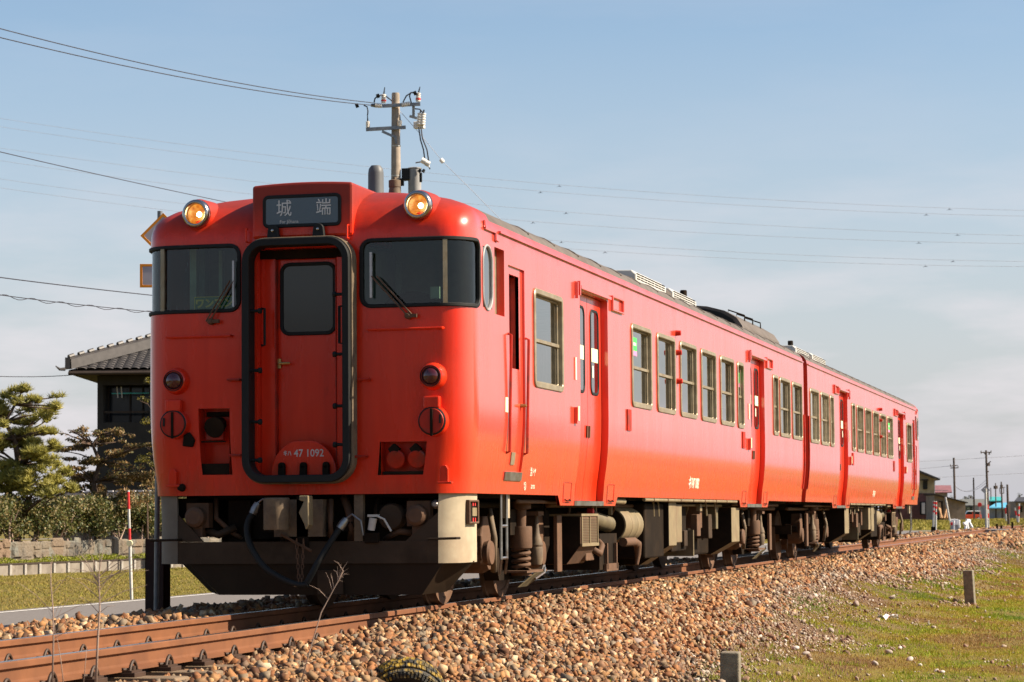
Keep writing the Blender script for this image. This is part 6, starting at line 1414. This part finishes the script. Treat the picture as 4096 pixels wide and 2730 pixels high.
# level crossing furniture
def banded(name, label, u0, v0, u1, v1, d, r, bands, group=None, cat='marker post', base=None):
    a = at(u0, v0, d); t = thing(name, label, cat, a, 0, group); ax = at(u1, v1, d)-a
    for t0, t1, mt_ in bands: MB().tube([ax*t0, ax*t1], r, 10).build('post_band', mt_, t, smooth=40)
    return t
RW = [(0, .50, 'white'), (.50, .60, 'redband'), (.60, .74, 'white'), (.74, .82, 'redband'), (.82, .90, 'white'), (.90, 1, 'redband')]
RW2 = [(0, .58, 'white'), (.58, .66, 'redband'), (.66, .76, 'white'), (.76, .84, 'redband'), (.84, .90, 'white'), (.90, .98, 'redband'), (.98, 1, 'white')]
banded('crossing_post', 'red and white banded crossing post, left of the close pair behind the train', 3733, 2112, 3737, 2006, 118, .052, RW2, 'banded posts at the level crossing'); banded('crossing_post', 'red and white banded crossing post, right of the close pair behind the train', 3743, 2132, 3744, 2006, 118, .045, RW2, 'banded posts at the level crossing')
tag(MB().b2(-.10, .10, -.10, .10, -.1, .27).build('post_footing', 'dark', None, loc=at(3733, 2131, 118)), 'dark block under the left post of the close banded pair', 'footing')
banded('crossing_post', 'leaning banded post at the far right, left of its pair', 4071, 2088, 4059, 2032, 190, .07, [(0, .45, 'white'), (.45, .8, 'redband'), (.8, 1, 'white')], 'banded posts at the level crossing'); banded('crossing_post', 'upright banded post at the far right with red upper bands', 4073, 2090, 4076, 2015, 190, .07, [(0, .32, 'white'), (.32, .45, 'redband'), (.45, .68, 'white'), (.68, .86, 'redband'), (.86, 1, 'white')], 'banded posts at the level crossing')
banded('crossing_post', 'thin banded post just left of the stout dark post', 4025, 2085, 4022, 2032, 190, .06, [(0, .55, 'white'), (.55, 1, 'redband')], 'banded posts at the level crossing')
banded('crossing_post', 'banded post standing close behind the white post with the diamond plate', 3954, 2111, 3951, 2020, 118, .04, [(0, .42, 'white'), (.42, .62, 'redband'), (.62, .8, 'white'), (.8, 1, 'redband')], 'banded posts at the level crossing')
banded('crossing_barrier', 'tilted white barrier arm raised beside the crossing', 3799, 2085, 3782, 1990, 120, .045, [(0, .93, 'white'), (.93, 1, 'signgrey')], cat='barrier')
t = banded('plate_post', 'white post with a grey diamond plate seen from behind', 3946, 2112, 3942, 1956, 116, .06, [(0, 1, 'white')], cat='sign'); a = at(3946, 2112, 116)
c0 = at(3942, 1961, 116.3)-a; mt = Matrix((RT, UP, -FW)).transposed().to_4x4() @ Matrix.Rotation(pi/4, 4, 'Z'); mt.translation = c0; MB().prism([(-.15, -.15, 0), (.15, -.15, 0), (.15, .15, 0), (-.15, .15, 0)], (0, 0, -.006)).xf(mt).build('diamond_plate', 'greywall', t)
b0 = at(3820, 2105, 120); t = thing('barrier_machine', 'white crossing barrier machine with a red round lamp', 'barrier machine', b0); facebox('cabinet', 3803, 3833, 2077, 2101, 120, .3, 'carwhite', t, b0, .02); facebox('stand', 3806, 3838, 2101, 2122, 120.1, .3, 'greywall', t, b0); MB().lathe(at(3807, 2096, 119.9)-b0, -FW, [(0, .075), (.03, .07)], 16).build('red_lamp', 'redband', t)
for u, v0, lb in ((3817, 2082, 'short white bollard in front of the barrier machine'), (3838, 2080, 'short white bollard right of the barrier machine')): tag(MB().tube([(0, 0, 0), at(u-2, v0, 117)-at(u, 2124 if u < 3830 else 2112, 117)], .045, 10).build('white_bollard', 'carwhite', None, loc=at(u, 2124 if u < 3830 else 2112, 117)), lb, 'bollard')
t = thing('guard_rail', 'twisted white guard rail end beside the crossing', 'guard rail', at(3875, 2118, 119)); b0 = at(3875, 2118, 119)
for u0, v0, u1, v1, r in ((3862, 2120, 3870, 2078, .07), (3874, 2120, 3868, 2080, .06), (3890, 2112, 3873, 2080, .055), (3856, 2098, 3880, 2082, .07), (3855, 2092, 3864, 2112, .05)): MB().tube([at(u0, v0, 119)-b0, at(u1, v1, 119.2)-b0], r, 8).build('rail_piece', 'carwhite', t)
t = thing('round_sign', 'small round dark red sign on a post behind the orange car', 'sign', on_ground(3919, 300)); b0 = on_ground(3919, 300); MB().lathe(at(3919, 2020, 300)-b0, -FW, [(0, .26), (.03, .25)], 20).build('sign_disc', 'redband', t); MB().tube([(0, 0, 0), at(3919, 2026, 300)-b0], .04, 6).build('sign_stem', 'greywall', t)
st = None
for u, v, hh, lb in ((3664, 2142, .14, 'stubby dark marker stake beside the ballast, nearest the train'), (3911, 2117, .12, 'stubby dark marker stake left of the white diamond post foot'), (3988, 2110, .17, 'tallest stubby dark marker stake right of the diamond post'), (4005, 2108, .07, 'tiny dark marker stake next to the tallest stub'), (4049, 2103, .18, 'stubby dark marker stake right of the stout dark post')):
    tag(MB().b2(-.05, .05, -.05, .05, -.15, hh).build('marker_stake', 'dark', None, loc=at(u, v, 112 if u < 3700 else 125)), lb, 'stake', 'marker stakes along the ballast')

# ---- woods out of view, mirrored in the paintwork
def woods(name, x0, y0, x1, y1, hmin, hmax, thick, n):
    L = math.hypot(x1-x0, y1-y0); ux, uy = (x1-x0)/L, (y1-y0)/L; pl = []
    k = 0.0
    while k < L:
        h = hmin+(hmax-hmin)*float(fbm(np.array(k*.045+7), np.array(y0*.1+3), 3)); r = random.uniform(.5, .9)*h*.55
        pl.append(((x0+ux*k-uy*random.uniform(-thick, thick), y0+uy*k+ux*random.uniform(-thick, thick), h*.5-.4), r, r, h*.52)); k += r*.95
    V, F, T = leaf_cloud(pl, n_per_m3=n, leaf=1.3, aspect=1.3, shell=.3); me = np_mesh(name, V, F, T); return tag(finish(name, me, winter_m, None), kind='stuff')
woods('distant_woods', 150, 140, 140, 560, 12, 22, 6, 1.0)
woods('reflection_blocker', -130, -80, 80, -95, 8.6, 10.0, 3, 6)  # unseen belt added behind the camera to darken reflections in the train front
